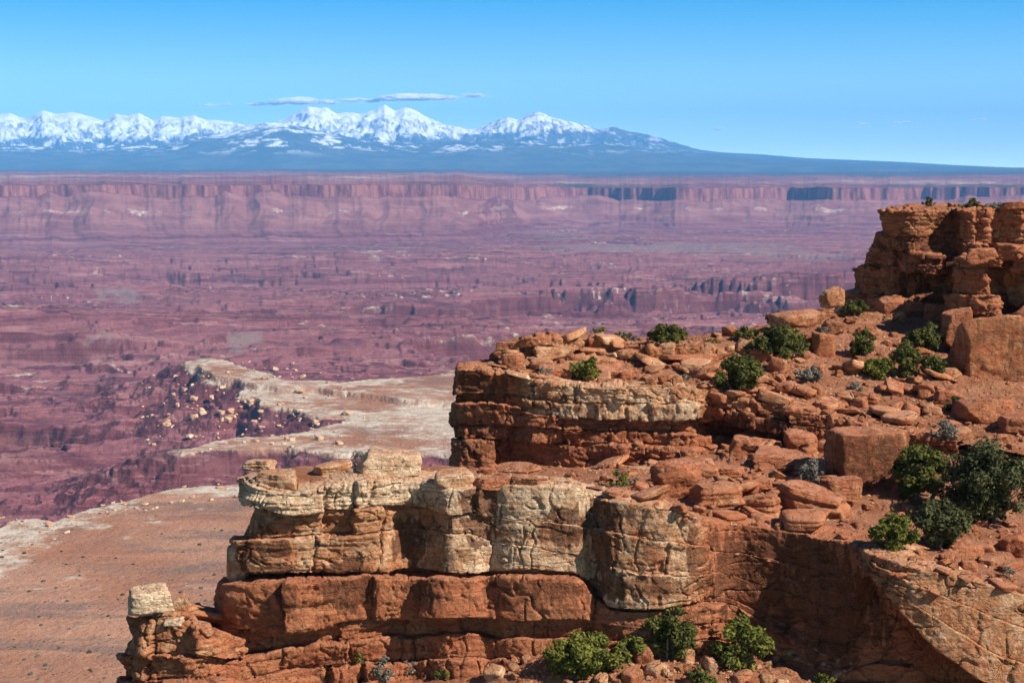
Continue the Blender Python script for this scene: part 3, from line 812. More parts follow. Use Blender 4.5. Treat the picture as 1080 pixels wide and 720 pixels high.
# front promontory: a high pale fin on the left, a smooth shaded alcove, a leaning slab on the right
FRONT = [
    (345, 500, 100, [538, 565, 602, 607, 660, 685, 710], [0, -.3, .1, -.5, .6, .2, .6]),
    (285, 498, 98.5, [536, 568, 604, 610, 660, 685, 712], [0, -.4, .1, -.5, 1.0, .6, 2.0]),
    (256, 500, 95, [530, 566, 604, 611, 658, 685, 715], [0, -.5, .2, -.5, 1.4, 2.6, 4.6]),
    (247, 504, 92.3, [530, 568, 604, 612, 656, 684, 718], [0, -.6, .3, -.6, 1.5, 2.6, 5.0]),
    (258, 512, 90.4, [535, 568, 604, 611, 658, 684, 712], [0, -.6, .3, -.6, 1.3, 1.2, 3.2]),
    (300, 522, 89.8, [545, 568, 603, 608, 662, 682, 700], [0, -.5, .1, -.6, .9, -.1, .4]),
    (350, 510, 90.3, [538, 565, 602, 607, 655, 675, 698], [0, -.2, .1, -.6, .8, .0, .4]),
    (400, 505, 90.8, [532, 560, 600, 604, 650, 670, 694], [0, .1, .3, -.5, .7, .0, .4]),
    (425, 507, 91.4, [533, 560, 602, 606, 648, 670, 694], [0, -.6, -.5, -.6, .7, .0, .5]),
    (452, 507, 91.2, [535, 560, 602, 606, 648, 670, 694], [0, -.6, -.5, -.6, .7, .0, .5]),
    (470, 516, 89.9, [545, 562, 604, 608, 646, 668, 690], [0, -.1, -.1, -.5, .6, .1, .5]),
    (500, 514, 90.2, [540, 562, 604, 608, 645, 668, 690], [0, -.2, -.3, -.4, .6, .1, .5]),
    (512, 512, 91.0, [546, 570, 600, 605, 648, 670, 691], [0, 0, 0, -.3, .7, .2, .6]),
    (535, 512, 90.2, [548, 572, 600, 604, 650, 671, 692], [0, 0, .1, -.3, .7, .2, .6]),
    (560, 511, 90.0, [548, 575, 600, 604, 652, 672, 692], [0, 0, .1, -.3, .7, .2, .6]),
    (615, 515, 90.0, [555, 588, 604, 608, 648, 670, 690], [0, 0, 0, -.3, .6, .2, .6]),
    (626, 526, 90.6, [556, 590, 620, 626, 652, 671, 690], [0, -.2, -.2, -.3, .5, .2, .6]),
    (645, 528, 89.2, [560, 595, 640, 645, 658, 674, 692], [0, .1, .3, -.4, .2, .2, .5]),
    (690, 533, 88.7, [570, 605, 640, 645, 662, 676, 694], [0, .1, .4, -.4, .2, .3, .6]),
    (738, 545, 89.0, [575, 606, 634, 638, 656, 672, 692], [0, .1, .2, -.3, .3, .5, .8]),
    (752, 549, 90.5, [580, 605, 626, 631, 654, 672, 690], [0, 0, 0, .1, .5, .9, 1.4]),
    (775, 553, 91.6, [583, 606, 630, 638, 657, 674, 692], [0, 0, 0, .2, .6, 1.1, 1.7]),
    (820, 558, 91.0, [590, 620, 654, 660, 676, 690, 704], [0, 0, 0, .2, .6, 1.1, 1.7]),
    (870, 566, 89.6, [603, 640, 678, 684, 696, 708, 722], [0, 0, 0, .2, .6, 1.1, 1.7]),
    (903, 574, 88.4, [610, 646, 684, 690, 704, 720, 734], [0, 0, 0, .2, .5, .9, 1.4]),
    (911, 580, 87.2, [586, 592, 598, 640, 700, 720, 734], [.2, .25, .3, -.9, -.9, -.5, .3]),
    (940, 589, 86.0, [600, 612, 626, 668, 708, 726, 742], [.3, .4, .5, -1.6, -1.7, -1.3, -.6]),
    (965, 596, 85.4, [613, 634, 656, 692, 716, 735, 755], [.3, .42, .55, -2.2, -2.3, -2.0, -1.6]),
    (990, 602, 85.2, [625, 652, 682, 708, 730, 750, 770], [.3, .45, .6, -2.6, -2.8, -2.6, -2.2]),
    (1040, 613, 85.2, [646, 682, 720, 740, 750, 765, 785], [.3, .48, .68, -3, -3.2, -3, -2.6]),
    (1090, 630, 85.6, [665, 702, 740, 755, 765, 775, 790], [.3, .48, .68, -3, -3.2, -3, -2.6]),
    (1170, 660, 86.4, [700, 738, 775, 790, 800, 810, 820], [.3, .48, .68, -3, -3.2, -3, -2.6]),
]
for c in FRONT:
    k_ = np.interp(c[0], [540, 640], [27, 12]); c[3].append(c[3][-1] + k_); c[4].append(c[4][-1] + 0.45)
_fp = []
for c in FRONT:
    x_ = c[0]
    if x_ < 470: _fp.append([.80, .42, .48, .0, .12, .0, .02, .04])
    elif x_ < 630: _fp.append([.78, .60, .68, .0, .06, .0, .02, .04])
    elif x_ < 745: _fp.append([.56, .52, .56, .1, .12, .05, .05, .04])
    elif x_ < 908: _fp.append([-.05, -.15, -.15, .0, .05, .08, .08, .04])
    else: _fp.append([.46, .44, .40, .0, .0, .0, .0, .04])
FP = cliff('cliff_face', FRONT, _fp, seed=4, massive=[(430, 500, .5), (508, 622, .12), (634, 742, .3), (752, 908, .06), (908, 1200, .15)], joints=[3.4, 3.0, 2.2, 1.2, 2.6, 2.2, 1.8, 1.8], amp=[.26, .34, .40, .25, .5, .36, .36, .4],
           bottom=[(0.5, 0.8), (1.6, 2.6), (3.6, 6.0), (8, 12.0), (20, 24.0), (45, 45.0)], block=0.17, lam=0.085, rough=0.085,
           varn=[(272, 590, 26, 34, .9), (296, 630, 14, 34, .8), (365, 620, 34, 30, .75), (430, 575, 22, 26, .8), (505, 545, 22, 46, .95), (600, 560, 26, 26, .8), (560, 630, 80, 16, .55),
                 (450, 625, 40, 24, .6), (640, 560, 18, 60, .8), (680, 625, 70, 16, .6), (835, 620, 100, 66, .75), (890, 650, 50, 60, .75), (735, 590, 10, 40, .6)])

# second promontory behind it
SEC = [
    (560, 372, 140, [402, 412, 436, 450, 486], [0, 0, .2, 0, .3]),
    (500, 380, 130, [410, 420, 445, 458, 492], [0, 0, .3, 0, .4]),
    (481, 386, 120, [415, 424, 448, 462, 496], [0, -.2, .2, .1, .3]),
    (484, 389, 117.2, [416, 424, 448, 462, 496], [0, -.2, .2, .0, .3]),
    (520, 393, 116.6, [416, 424, 450, 464, 496], [0, -.3, .1, .0, .3]),
    (545, 396, 116.8, [418, 428, 450, 464, 496], [0, .0, .2, .0, -.6]),
    (560, 398, 116.2, [420, 432, 450, 466, 496], [.2, .5, .6, .3, -.5]),
    (600, 405, 115.6, [424, 441, 453, 468, 498], [.3, .6, .2, .1, .4]),
    (650, 408, 115.2, [424, 442, 454, 466, 500], [.5, .5, -.2, .2, 1.0]),
    (700, 408, 115.0, [426, 443, 455, 468, 500], [.4, .6, -.4, .4, 1.3]),
    (728, 407, 114.8, [424, 441, 455, 468, 498], [.3, .6, -.5, .4, 1.2]),
    (745, 410, 116.2, [426, 440, 460, 470, 494], [.1, .0, -.9, .0, .8]),
    (770, 416, 116.0, [430, 444, 464, 474, 486], [.4, .3, -1.2, -1.0, .2]),
    (800, 422, 115.4, [438, 454, 466, 474, 482], [.5, .6, -1.1, -.9, .0]),
    (850, 432, 114.4, [448, 462, 470, 476, 482], [.3, .4, -.4, -.3, .0]),
    (900, 445, 113.0, [456, 465, 472, 478, 484], [.1, .2, -.1, -.1, .0]),
    (960, 455, 111.0, [463, 470, 477, 483, 490], [0, 0, 0, 0, 0]),
    (1010, 466, 109.0, [472, 478, 484, 490, 496], [-.4, -.4, -.4, -.4, -.4]),
]
_sp = []
for c in SEC:
    x_ = c[0]
    if x_ < 548: _sp.append([.30, .10, .0, .0, .0])
    elif x_ < 740: _sp.append([.62, .68, .10, .0, .05])
    elif x_ < 840: _sp.append([.30, .15, .0, .0, .08])
    else: _sp.append([.10, .05, .0, .0, .0])
SP_ = cliff('cliff_face', SEC, _sp, ds=0.065, seed=11, joints=[2.2, 2.8, 2.4, 2.0, 4.0], amp=[.30, .36, .36, .3, .35], bottom=[(1, 1.0), (4, 4.0)], block=0.24, lam=0.07, rough=0.10,
            varn=[(505, 410, 30, 26, .8), (515, 470, 44, 40, .45), (800, 450, 70, 16, .7), (590, 425, 30, 10, .6)])

# upper ledge of slabs on its top
UP = [
    (528, 372, 128, [380, 388, 396], [0, 0, .2]),
    (530, 366, 124, [374, 382, 392], [0, 0, .3]),
    (545, 358, 122.6, [368, 380, 392], [0, .2, .5]),
    (575, 354, 122.4, [364, 378, 394], [0, .2, .4]),
    (600, 356, 123.4, [368, 378, 396], [0, .4, -.4]),
    (615, 360, 124.2, [370, 380, 396], [0, .2, -.6]),
    (645, 363, 124.0, [374, 384, 397], [.2, .5, -.2]),
    (700, 365, 123.6, [378, 391, 398], [.1, .5, -.5]),
    (750, 366, 123.6, [379, 392, 400], [.1, .5, -.4]),
    (775, 372, 124.0, [382, 392, 402], [0, .3, 0]),
    (800, 380, 124.0, [388, 396, 404], [-.3, 0, 0]),
]
UPP = cliff('rock_ledge', UP, [.32, .28, .10], ds=0.065, seed=21, joints=[2.6, 3.6, 2.0], amp=[.5, .5, .4], bottom=[(1.0, .6), (3, 2)], block=0.30, lam=0.06, rough=0.12, gap=0.35)

# high butte on the right, dark beneath its overhang
BUT = [
    (985, 216, 172, [244, 262, 290, 312, 340], [0, .2, .6, .4, .6]),
    (938, 218, 160, [244, 262, 288, 312, 340], [0, .3, 1.0, 1.6, 2.2]),
    (932, 220, 150, [246, 260, 280, 310, 335], [0, .3, 1.0, 2.2, 2.1]),
    (936, 222, 146.4, [248, 262, 282, 311, 334], [0, .1, -.6, 0.2, .2]),
    (962, 221, 145.2, [250, 266, 288, 312, 334], [0, .2, -.2, -.8, .2]),
    (985, 222, 145.6, [250, 268, 290, 308, 334], [0, .0, .1, -1.4, .3]),
    (1008, 221, 146.4, [250, 268, 290, 310, 336], [0, -.2, .1, -.6, .5]),
    (1016, 221, 145.0, [256, 268, 290, 312, 338], [.2, .3, .3, .2, .6]),
    (1044, 221, 144.2, [258, 270, 290, 312, 338], [.3, .3, .5, .6, .9]),
    (1050, 221, 145.0, [258, 270, 290, 312, 338], [.3, .3, .5, .6, .9]),
    (1078, 221, 143.6, [256, 270, 290, 312, 338], [.1, .3, .5, .6, .9]),
    (1180, 219, 140.0, [256, 270, 290, 312, 338], [.1, .3, .5, .6, .9]),
]
BP = cliff('butte', BUT, [.20, .06, .0, -.05, -.02], ds=0.07, seed=31, joints=[3.6, 2.4, 2.6, 1.8, 2.0], amp=[.5, .5, .6, .6, .6], bottom=[(1.5, 1.0), (5, 4.0)], block=0.34, lam=0.08, rough=0.08, gap=0.30, twin=12,
           varn=[(1000, 235, 14, 16, .8), (960, 260, 30, 14, .6), (990, 262, 26, 18, .7), (960, 300, 60, 40, .5), (1040, 262, 60, 12, .5)])
# nearer shoulder of the butte at the right edge
SHO = [
    (1060, 268, 150, [284, 310, 334, 360, 400], [0, 0, .2, .4, .6]),
    (1016, 268, 140, [283, 310, 332, 360, 420], [0, .2, .4, .4, .6]),
    (1010, 272, 134, [283, 310, 330, 362, 430], [0, .0, .5, .4, .6]),
    (1024, 274, 131.6, [283, 310, 330, 364, 430], [.2, .0, .6, -.4, .2]),
    (1048, 274, 130.8, [282, 310, 332, 366, 432], [.3, -.2, .7, -.2, .3]),
    (1060, 270, 132.4, [284, 312, 334, 370, 436], [.3, -1.2, -1.0, -1.2, .3]),
    (1100, 268, 130.0, [288, 314, 338, 376, 440], [.3, -1.2, -1.0, -1.0, .3]),
    (1190, 266, 128.0, [288, 314, 338, 376, 440], [.3, -.6, -.4, -.6, .3]),
]
SHP = cliff('rock_ledge', SHO, [.05, .02, .05, .02, .0], ds=0.075, seed=37, joints=[1.8, 1.8, 2.0, 2.2, 2.6], amp=[.6, .6, .7, .6, .6], bottom=[(1.5, 1.0), (5, 4.0)], block=0.34, lam=0.07, rough=0.08, gap=0.40, twin=12)

# low stepped buttress carrying on from the fin to the lower left
BTS = [
    (172, 648, 100, [684, 712, 745], [0, .2, .6]),
    (150, 646, 94, [684, 712, 748], [0, .3, .7]),
    (135, 650, 90.0, [688, 716, 750], [0, .2, .6]),
    (139, 654, 87.8, [690, 718, 752], [0, .2, .5]),
    (160, 652, 86.9, [690, 716, 748], [.1, .0, .5]),
    (190, 655, 86.8, [690, 714, 746], [.0, .2, .6]),
    (214, 660, 87.0, [690, 714, 744], [-.1, .2, .6]),
    (232, 668, 87.6, [692, 712, 742], [-.3, .1, .6]),
    (262, 676, 89.0, [694, 712, 740], [-.6, -.2, .4]),
]
cliff('rock_ledge', BTS, [.30, .16, .05], seed=53, joints=[1.7, 1.9, 2.2], amp=[.55, .5, .5], bottom=[(1, 1.0), (5, 5.0), (20, 20)], block=0.30, lam=0.05, rough=0.12, gap=0.3, twin=8)

# terraces and slopes between the cliffs
T1 = loft('rock_terrace', [
    [(262, 509, 91.6), (300, 520, 91), (350, 508, 91.5), (400, 503, 92), (450, 505, 92.6), (500, 511, 92), (560, 509, 92), (620, 514, 92), (690, 530, 91), (750, 545, 92.4), (800, 552, 93.4), (850, 557, 92.6), (900, 568, 91), (960, 588, 86.6), (1000, 600, 86.2), (1090, 624, 87.2), (1170, 652, 88)],
    [(266, 500, 93.6), (300, 502, 92.6), (350, 498, 93), (400, 497, 94), (450, 498, 94.5), (500, 503, 95), (560, 503, 96), (620, 506, 97), (690, 515, 97), (750, 524, 98), (800, 530, 98), (850, 534, 97), (900, 546, 95.4), (960, 562, 93.5), (1000, 576, 91.5), (1090, 602, 90.5), (1170, 632, 90.5)],
    [(276, 495, 96), (300, 494, 95.5), (350, 493, 96), (400, 492, 96), (450, 493, 97.4), (500, 495, 101), (560, 496, 104), (620, 501, 104), (690, 500, 104), (750, 498, 105), (800, 500, 105.4), (850, 504, 104), (900, 516, 101), (960, 536, 98), (1000, 548, 96), (1090, 572, 94), (1170, 600, 94)],
    [(290, 522, 101), (310, 526, 101), (350, 530, 102), (400, 532, 102), (450, 532, 103), (488, 506, 111.5), (560, 494, 112.8), (620, 497, 112), (690, 490, 112), (750, 481, 112), (800, 478, 112), (850, 478, 111.5), (900, 482, 110), (960, 494, 107), (1000, 506, 104), (1090, 530, 101), (1170, 550, 98)],
    [(300, 560, 106), (320, 560, 106), (350, 560, 106), (400, 562, 106), (450, 562, 107), (488, 516, 118), (560, 492, 119), (620, 492, 119), (690, 486, 118), (750, 474, 118), (800, 462, 117), (850, 462, 116), (900, 462, 115), (960, 464, 113), (1000, 470, 112.5), (1090, 486, 111), (1170, 500, 109.5)],
], 900, 320, M_SOIL, 3, 0.20, 0.45, 0.12)
T2 = loft('talus_slope', [
    [(560, 404, 116.6), (600, 409, 116.6), (650, 411, 116.6), (700, 410, 116.4), (730, 410, 116.4), (770, 418, 117.2), (800, 424, 116.6), (850, 434, 115.6), (900, 447, 114.2), (960, 457, 112.2), (1010, 466, 110), (1100, 484, 107), (1180, 500, 105)],
    [(520, 380, 121), (600, 392, 120), (650, 398, 119.4), (700, 398, 119.4), (730, 398, 119.4), (770, 402, 119.8), (800, 406, 119.6), (850, 414, 118.6), (900, 424, 117.6), (960, 436, 116), (1010, 448, 113.6), (1100, 462, 111), (1180, 475, 109)],
    [(520, 368, 126), (600, 362, 126.5), (650, 368, 126), (700, 368, 126), (730, 369, 126), (770, 374, 125.4), (800, 378, 124.8), (850, 382, 124), (900, 390, 123), (960, 402, 121.4), (1010, 416, 119), (1100, 432, 117), (1180, 450, 115)],
    [(520, 366, 131), (600, 353, 131), (650, 357, 131.6), (700, 358, 132), (730, 358, 132), (770, 358, 132), (800, 356, 132), (850, 352, 131.4), (900, 356, 131), (960, 370, 129), (1010, 386, 126), (1100, 404, 124), (1180, 420, 122)],
    [(520, 364, 136), (600, 351, 137), (650, 355, 138), (700, 357, 139), (730, 357, 139), (770, 352, 139), (800, 345, 139), (850, 333, 139), (895, 326, 139), (960, 334, 141), (1010, 345, 140), (1100, 365, 136), (1180, 380, 134)],
    [(520, 380, 146), (600, 372, 147), (650, 372, 148), (700, 372, 149), (730, 370, 149), (770, 366, 149), (800, 360, 149), (850, 352, 149), (895, 340, 150), (960, 322, 152), (1010, 325, 152), (1100, 345, 148), (1180, 360, 146)],
], 900, 340, M_SOIL, 9, 0.26, 0.0, 0.10)
T3 = loft('talus_slope', [
    [(100, 880, 78), (300, 880, 78), (500, 880, 78), (700, 880, 78), (900, 900, 76), (1200, 930, 72)],
    [(120, 820, 83), (300, 800, 83), (500, 786, 83), (700, 764, 83), (900, 800, 80), (1200, 840, 76)],
    [(128, 762, 87.0), (300, 748, 86.6), (500, 732, 86.6), (600, 709, 86.6), (700, 712, 86.4), (800, 716, 86.6), (900, 752, 84), (1200, 800, 79)],
    [(150, 754, 89.6), (300, 732, 88.6), (500, 718, 88.6), (600, 688, 88.4), (700, 690, 88.2), (800, 694, 88.6), (900, 736, 86), (1200, 780, 80)],
    [(170, 744, 93), (300, 722, 92), (500, 706, 92), (600, 680, 92), (700, 682, 92), (800, 686, 92), (900, 728, 90), (1200, 770, 84)],
], 900, 240, M_SOIL, 15, 0.26, 0.0, 0.16)
T4 = loft('butte_top', [
    [(932, 221, 149), (985, 221, 147), (1016, 221, 146.4), (1080, 221, 145), (1180, 219, 142)],
    [(938, 218.6, 153), (985, 219, 152), (1016, 219, 152), (1080, 219, 151), (1180, 217, 149)],
    [(945, 218.6, 160), (985, 218, 162), (1016, 217.5, 163), (1080, 217, 163), (1180, 215, 162)],
    [(952, 226, 172), (985, 222, 176), (1016, 222, 178), (1080, 222, 178), (1180, 220, 178)],
], 240, 80, M_SOIL, 19, 0.22, 0.0, 0.15)

# ------------------------------------------------------------------ loose things resting on the rock
_v = []; _f = []; _n = 0
for v_, f_ in OCC:
    _v.append(v_); _f.append(f_ + _n); _n += len(v_)
BVH = BVHTree.FromPolygons(np.concatenate(_v).tolist(), np.concatenate(_f).tolist(), all_triangles=False)
_G = GROUND[:960:4, ::4]
BVHG = BVHTree.FromPolygons(_G.reshape(-1, 3).tolist(), grid_faces(_G.shape[0], _G.shape[1]).tolist(), all_triangles=False)


def hit(px, py, tree=None):
    d = Vector(ray(px, py)).normalized()
    p, n, _, dist = (tree or BVH).ray_cast(Vector((0, 0, 0)), d)
    if p is not None and n.dot(d) > 0: n = -n
    return (p, n) if p is not None else (None, None)


def drop(x, y, z=40.0, tree=None):
    p, n, _, dist = (tree or BVH).ray_cast(Vector((x, y, z)), Vector((0, 0, -1)))
    return (p, n) if p is not None else (None, None)


def cube_sphere(n):
    g = np.linspace(-1, 1, n + 1); g = np.tan(g * math.pi / 4)
    A, B = np.meshgrid(g, g, indexing='ij'); O = np.ones_like(A)
    vs, fs, k = [], [], 0
    for ax, sg in ((0, 1), (0, -1), (1, 1), (1, -1), (2, 1), (2, -1)):
        q = [None] * 3; q[ax] = O * sg; q[(ax + 1) % 3] = A; q[(ax + 2) % 3] = B * sg
        vs.append(np.stack(q, -1).reshape(-1, 3)); fs.append(grid_faces(n + 1, n + 1)[:, ::-1] + k); k += (n + 1) ** 2
    v = np.concatenate(vs); f = np.concatenate(fs)
    key = np.round(v * 1e5).astype(np.int64)
    _, first, inv = np.unique(key, axis=0, return_index=True, return_inverse=True)
    v = v[first]; f = inv.reshape(-1)[f]
    return v / np.linalg.norm(v, axis=1)[:, None], f


CSP = {n: cube_sphere(n) for n in (8, 18, 34)}


def rock_mesh(name, dims, seed, n=18, sharp=16, cuts=9, layer=0.0, rough=0.06, pale=0.1, varn=0.0, taper=0.0, mat=None):
    rng = np.random.default_rng(seed)
    d, f = CSP[n]
    pl = [(np.array(v, float) + rng.normal(0, 0.13, 3), rng.uniform(0.86, 1.0)) for v in ((1, 0, 0), (-1, 0, 0), (0, 1, 0), (0, -1, 0), (0, 0, 1), (0, 0, -1))]
    for k in range(cuts):
        v = rng.normal(size=3) * (1, 1, 0.75); pl.append((v, rng.uniform(0.98, 1.28)))
    acc = 0
    for nv, ds in pl:
        nv = nv / np.linalg.norm(nv)
        acc = acc + np.clip(d @ nv / ds, 0, None) ** sharp
    r = acc ** (-1.0 / sharp)
    v = d * r[:, None]
    if taper: v[:, :2] *= (1 - taper * v[:, 2:3])
    dm = np.array(dims, float) / 2
    m = float(dm.mean())
    v = v * dm
    off = rng.uniform(0, 90, 3)
    nv = v / np.linalg.norm(v, axis=1)[:, None]
    v = v + nv * (rough * m * 2.0 * (fb3(v / (0.9 * m) + off, 4) + 0.4 * fb3(v / (0.25 * m) + off, 3)))[:, None]
    if layer:
        zz = v[:, 2] / (0.30 * dm[2]) + off[0] + 0.5 * n3(v / m + off)
        v[:, :2] *= (1 + layer * n2(zz, 0 * zz + off[1]))[:, None]
    pm = pale + 0.3 * fb3(v / m + off, 3)
    return raw_mesh(name, v, f, mat or M_ROCK, {'pale': pm, 'varnish': varn + 0 * pm})


def tag(o, label, cat, group=None):
    o['label'] = label; o['category'] = cat; o['kind'] = 'thing'
    if group: o['group'] = group
    return o


_seed = [100]


def boulder(name, px, py, w, h, label, kind='block', pale=0.12, rz=None, tilt=(0, 0), dep=0.75, varn=0.0, group=None, cat=None, sink=0.14, n=None, layer=None, Y=None, clear=0.0):
    _seed[0] += 1
    sd = _seed[0]; rng = random.Random(sd)
    p, nn = hit(px, py + h * 0.42)
    if p is None or Y is not None:
        yy = Y or 100.0
        p = Vector(at(px, py + h * 0.42, yy))
    yv = p.y
    W = w / F * yv * 1.04; H = h / F * yv * (0.92 if kind != 'slab' else 0.80)
    D = W * dep
    ar = {'block': dict(sharp=40, cuts=14, rough=0.07), 'round': dict(sharp=15, cuts=14, rough=0.06), 'slab': dict(sharp=34, cuts=13, rough=0.08), 'angular': dict(sharp=44, cuts=13, rough=0.07)}[kind]
    me = rock_mesh(name, (W, D, H), sd, n or (34 if w > 26 else 18), layer=layer if layer is not None else (0.03 if kind in ('slab', 'block') else 0.015), pale=pale, varn=varn, **ar)
    o = obj(name, me)
    o.location = (p.x, p.y + D * 0.30, p.z + H * (0.5 - sink) + clear)
    o.rotation_euler = (R(tilt[0]), R(tilt[1]), R(rz if rz is not None else rng.uniform(-22, 22)))
    tag(o, label, cat or ('rock slab' if kind == 'slab' else 'boulder'), group)
    return o


B = boulder
# on the pale fin
B('rock_slab', 272, 489, 32, 14, 'flat tan slab capping the left tip of the pale fin', 'slab', 0.7)
B('boulder', 292, 505, 42, 20, 'pinkish boulder just below the tan cap slab on the fin tip', 'block', 0.55)
B('boulder', 351, 493, 40, 17, 'flat pink wedge boulder on the pale fin beside the grey twiggy shrub', 'slab', 0.55, tilt=(0, -6))
B('boulder', 411, 488, 66, 30, 'largest pink and cream boulder lying on top of the pale fin', 'block', 0.8, rz=6)
B('boulder', 478, 504, 42, 22, 'rounded cream boulder with a pink cap near the middle of the fin', 'round', .62)
B('rock_slab', 520, 508, 40, 15, 'pink slab overhanging the pale fin next to the pink capped boulder', 'slab', .28)
B('small_rock', 514, 497, 16, 10, 'small pink rock perched behind the overhanging pink slab', 'block', .25)
B('rock_slab', 550, 493, 42, 11, 'long thin pink slab lying behind the fin rim', 'slab', .28)
B('rock_slab', 554, 506, 30, 13, 'short pink slab in front of the long thin slab', 'slab', .30)
# at the foot of the fin, left
B('boulder', 157, 633, 44, 34, 'squarish white boulder standing apart at the left foot of the fin', 'angular', .95, rz=18, Y=87.6)
B('small_rock', 184, 655, 20, 11, 'small white stone below the squarish white boulder', 'round', .95)
B('rock_slab', 190, 636, 20, 20, 'thin pale slab leaning beside the squarish white boulder', 'slab', .6, tilt=(0, -35))
B('boulder', 205, 674, 38, 36, 'knobbly orange boulder between the squarish white one and the fin', 'round', .22, Y=87.4)
B('boulder', 250, 590, 24, 44, 'pale leaning block at the left end of the fin', 'block', .6, Y=91)
# on the terrace behind the pale slab
B('boulder', 714, 504, 50, 46, 'flat topped red boulder with a layered body on the terrace', 'block', .08, layer=.12)
B('small_rock', 675, 495, 26, 10, 'pale flat stone on the terrace by the low green shrub', 'slab', .5)
B('small_rock', 676, 515, 18, 14, 'small red stone leaning left of the flat topped red boulder', 'block', .2, tilt=(0, 25))
B('small_rock', 690, 521, 20, 12, 'small pinkish stone under the flat topped red boulder', 'block', .3)
B('boulder', 755, 522, 52, 30, 'tan block over a black gap right of the flat topped red boulder', 'block', .3, layer=.1)
B('rock_slab', 762, 497, 44, 16, 'dark red slab above the tan block on the terrace', 'slab', .08)
B('boulder', 801, 533, 42, 30, 'cracked tan block with thin layers on the alcove rim', 'block', .25, layer=.14)
B('rock_slab', 798, 511, 36, 16, 'pink slab behind the cracked layered block', 'slab', .15)
B('boulder', 860, 530, 74, 34, 'long rounded block lying along the alcove rim', 'block', .22, tilt=(0, 10), layer=.08)
B('boulder', 890, 514, 42, 30, 'rounded tan boulder below the giant angular block', 'round', .2)
B('boulder', 922, 481, 86, 74, 'giant angular block with a dark varnished front beside the green juniper', 'angular', .22, rz=12, varn=.58, n=34)
B('boulder', 784, 470, 26, 24, 'upright split block leaning in the shaded recess', 'angular', .2, tilt=(0, 12))
B('rock_slab', 799, 470, 11, 20, 'narrow upright slab next to the split block', 'slab', .2, tilt=(0, -18), dep=1.6)
B('rock_slab', 820, 460, 24, 13, 'rounded pink slab right of the split block', 'slab', .1)
B('boulder', 846, 464, 36, 21, 'smooth pink boulder above the broad pink slab', 'round', .1)
B('small_rock', 873, 472, 20, 18, 'pinkish rock left of the giant angular block', 'block', .12)
B('rock_slab', 830, 482, 60, 24, 'broad smooth pink slab sloping towards the grey shrub', 'slab', .10, tilt=(8, 5), sink=.3)
B('rock_slab', 823, 503, 22, 15, 'tilted slab above the long rounded block', 'slab', .15, tilt=(0, 28))
B('boulder', 1020, 581, 36, 20, 'smooth red boulder below the dark pinyon on the right slope', 'round', .05)
B('small_rock', 1023, 596, 18, 14, 'squarish red stone under the smooth red boulder', 'block', .05)
B('boulder', 1072, 575, 32, 28, 'squarish red boulder at the right edge below the pinyon', 'block', .05)
B('small_rock', 1000, 587, 18, 12, 'dark red stone left of the smooth red boulder', 'block', .02)
# on the second promontory
B('boulder', 540, 380, 22, 21, 'round pink boulder on the left end of the second promontory', 'round', .3)
B('boulder', 524, 376, 14, 14, 'small round tan boulder left of the round pink one', 'round', .35)
B('rock_slab', 541, 364, 30, 11, 'flat pink slab above the round pink boulder', 'slab', .25)
B('boulder', 582, 370, 42, 20, 'pale flat boulder at the top of the second promontory', 'slab', .5)
B('small_rock', 570, 384, 24, 14, 'pinkish rock under the pale flat boulder', 'block', .28)
B('rock_slab', 588, 391, 36, 18, 'sloping pink slab left of the bright green shrub', 'slab', .2, tilt=(14, 0))
B('rock_slab', 624, 369, 38, 11, 'slab roofing a black hollow on the second promontory', 'slab', .25)
B('rock_slab', 637, 381, 28, 12, 'pale tilted slab right of the bright green shrub', 'slab', .45, tilt=(0, 8))
B('rock_slab', 646, 391, 36, 17, 'pink sloping slab beneath the pale tilted slab', 'slab', .2, tilt=(14, 0))
B('boulder', 704, 367, 19, 15, 'round pale boulder in front of the dark round bush', 'round', .5)
B('small_rock', 714, 401, 10, 13, 'upright tan stone on the pale ledge', 'block', .3)
B('small_rock', 701, 400, 13, 12, 'squarish pink stone left of the upright tan stone', 'block', .2)
B('small_rock', 687, 402, 12, 11, 'pale stone leaning at the foot of the slab ledge', 'block', .4)
B('rock_slab', 668, 372, 42, 13, 'pale slab at the left of the upper slab ledge', 'slab', .4)
B('rock_slab', 728, 376, 70, 11, 'long red slab on the upper ledge under the round pale boulder', 'slab', .15)
# on the slope
B('boulder', 841, 336, 54, 21, 'big smooth orange boulder on the slope skyline', 'round', .4, tilt=(0, -6))
B('boulder', 879, 313, 24, 20, 'orange block standing on the skyline below the butte', 'angular', .42, tilt=(0, -12))
B('boulder', 901, 313, 20, 20, 'tan block between the skyline block and the butte', 'block', .4)
B('small_rock', 872, 329, 16, 10, 'small orange rock under the skyline block', 'block', .3)
B('boulder', 786, 366, 20, 21, 'leaning tan block among the bushes on the slope', 'angular', .4, tilt=(0, 18))
B('small_rock', 770, 369, 11, 11, 'round pale stone left of the leaning tan block', 'round', .5)
B('boulder', 854, 360, 22, 21, 'red brown boulder, left one of the touching pair on the slope', 'block', .12)
B('boulder', 869, 363, 24, 30, 'dark brown boulder, right one of the touching pair on the slope', 'angular', .05, varn=.3)
B('boulder', 880, 345, 24, 16, 'tan boulder above the touching pair', 'block', .3)
B('small_rock', 909, 378, 15, 9, 'flat red stone below the upright green bush', 'slab', .1)
B('boulder', 805, 372, 24, 15, 'red block behind the wide bush on the slope', 'block', .1)
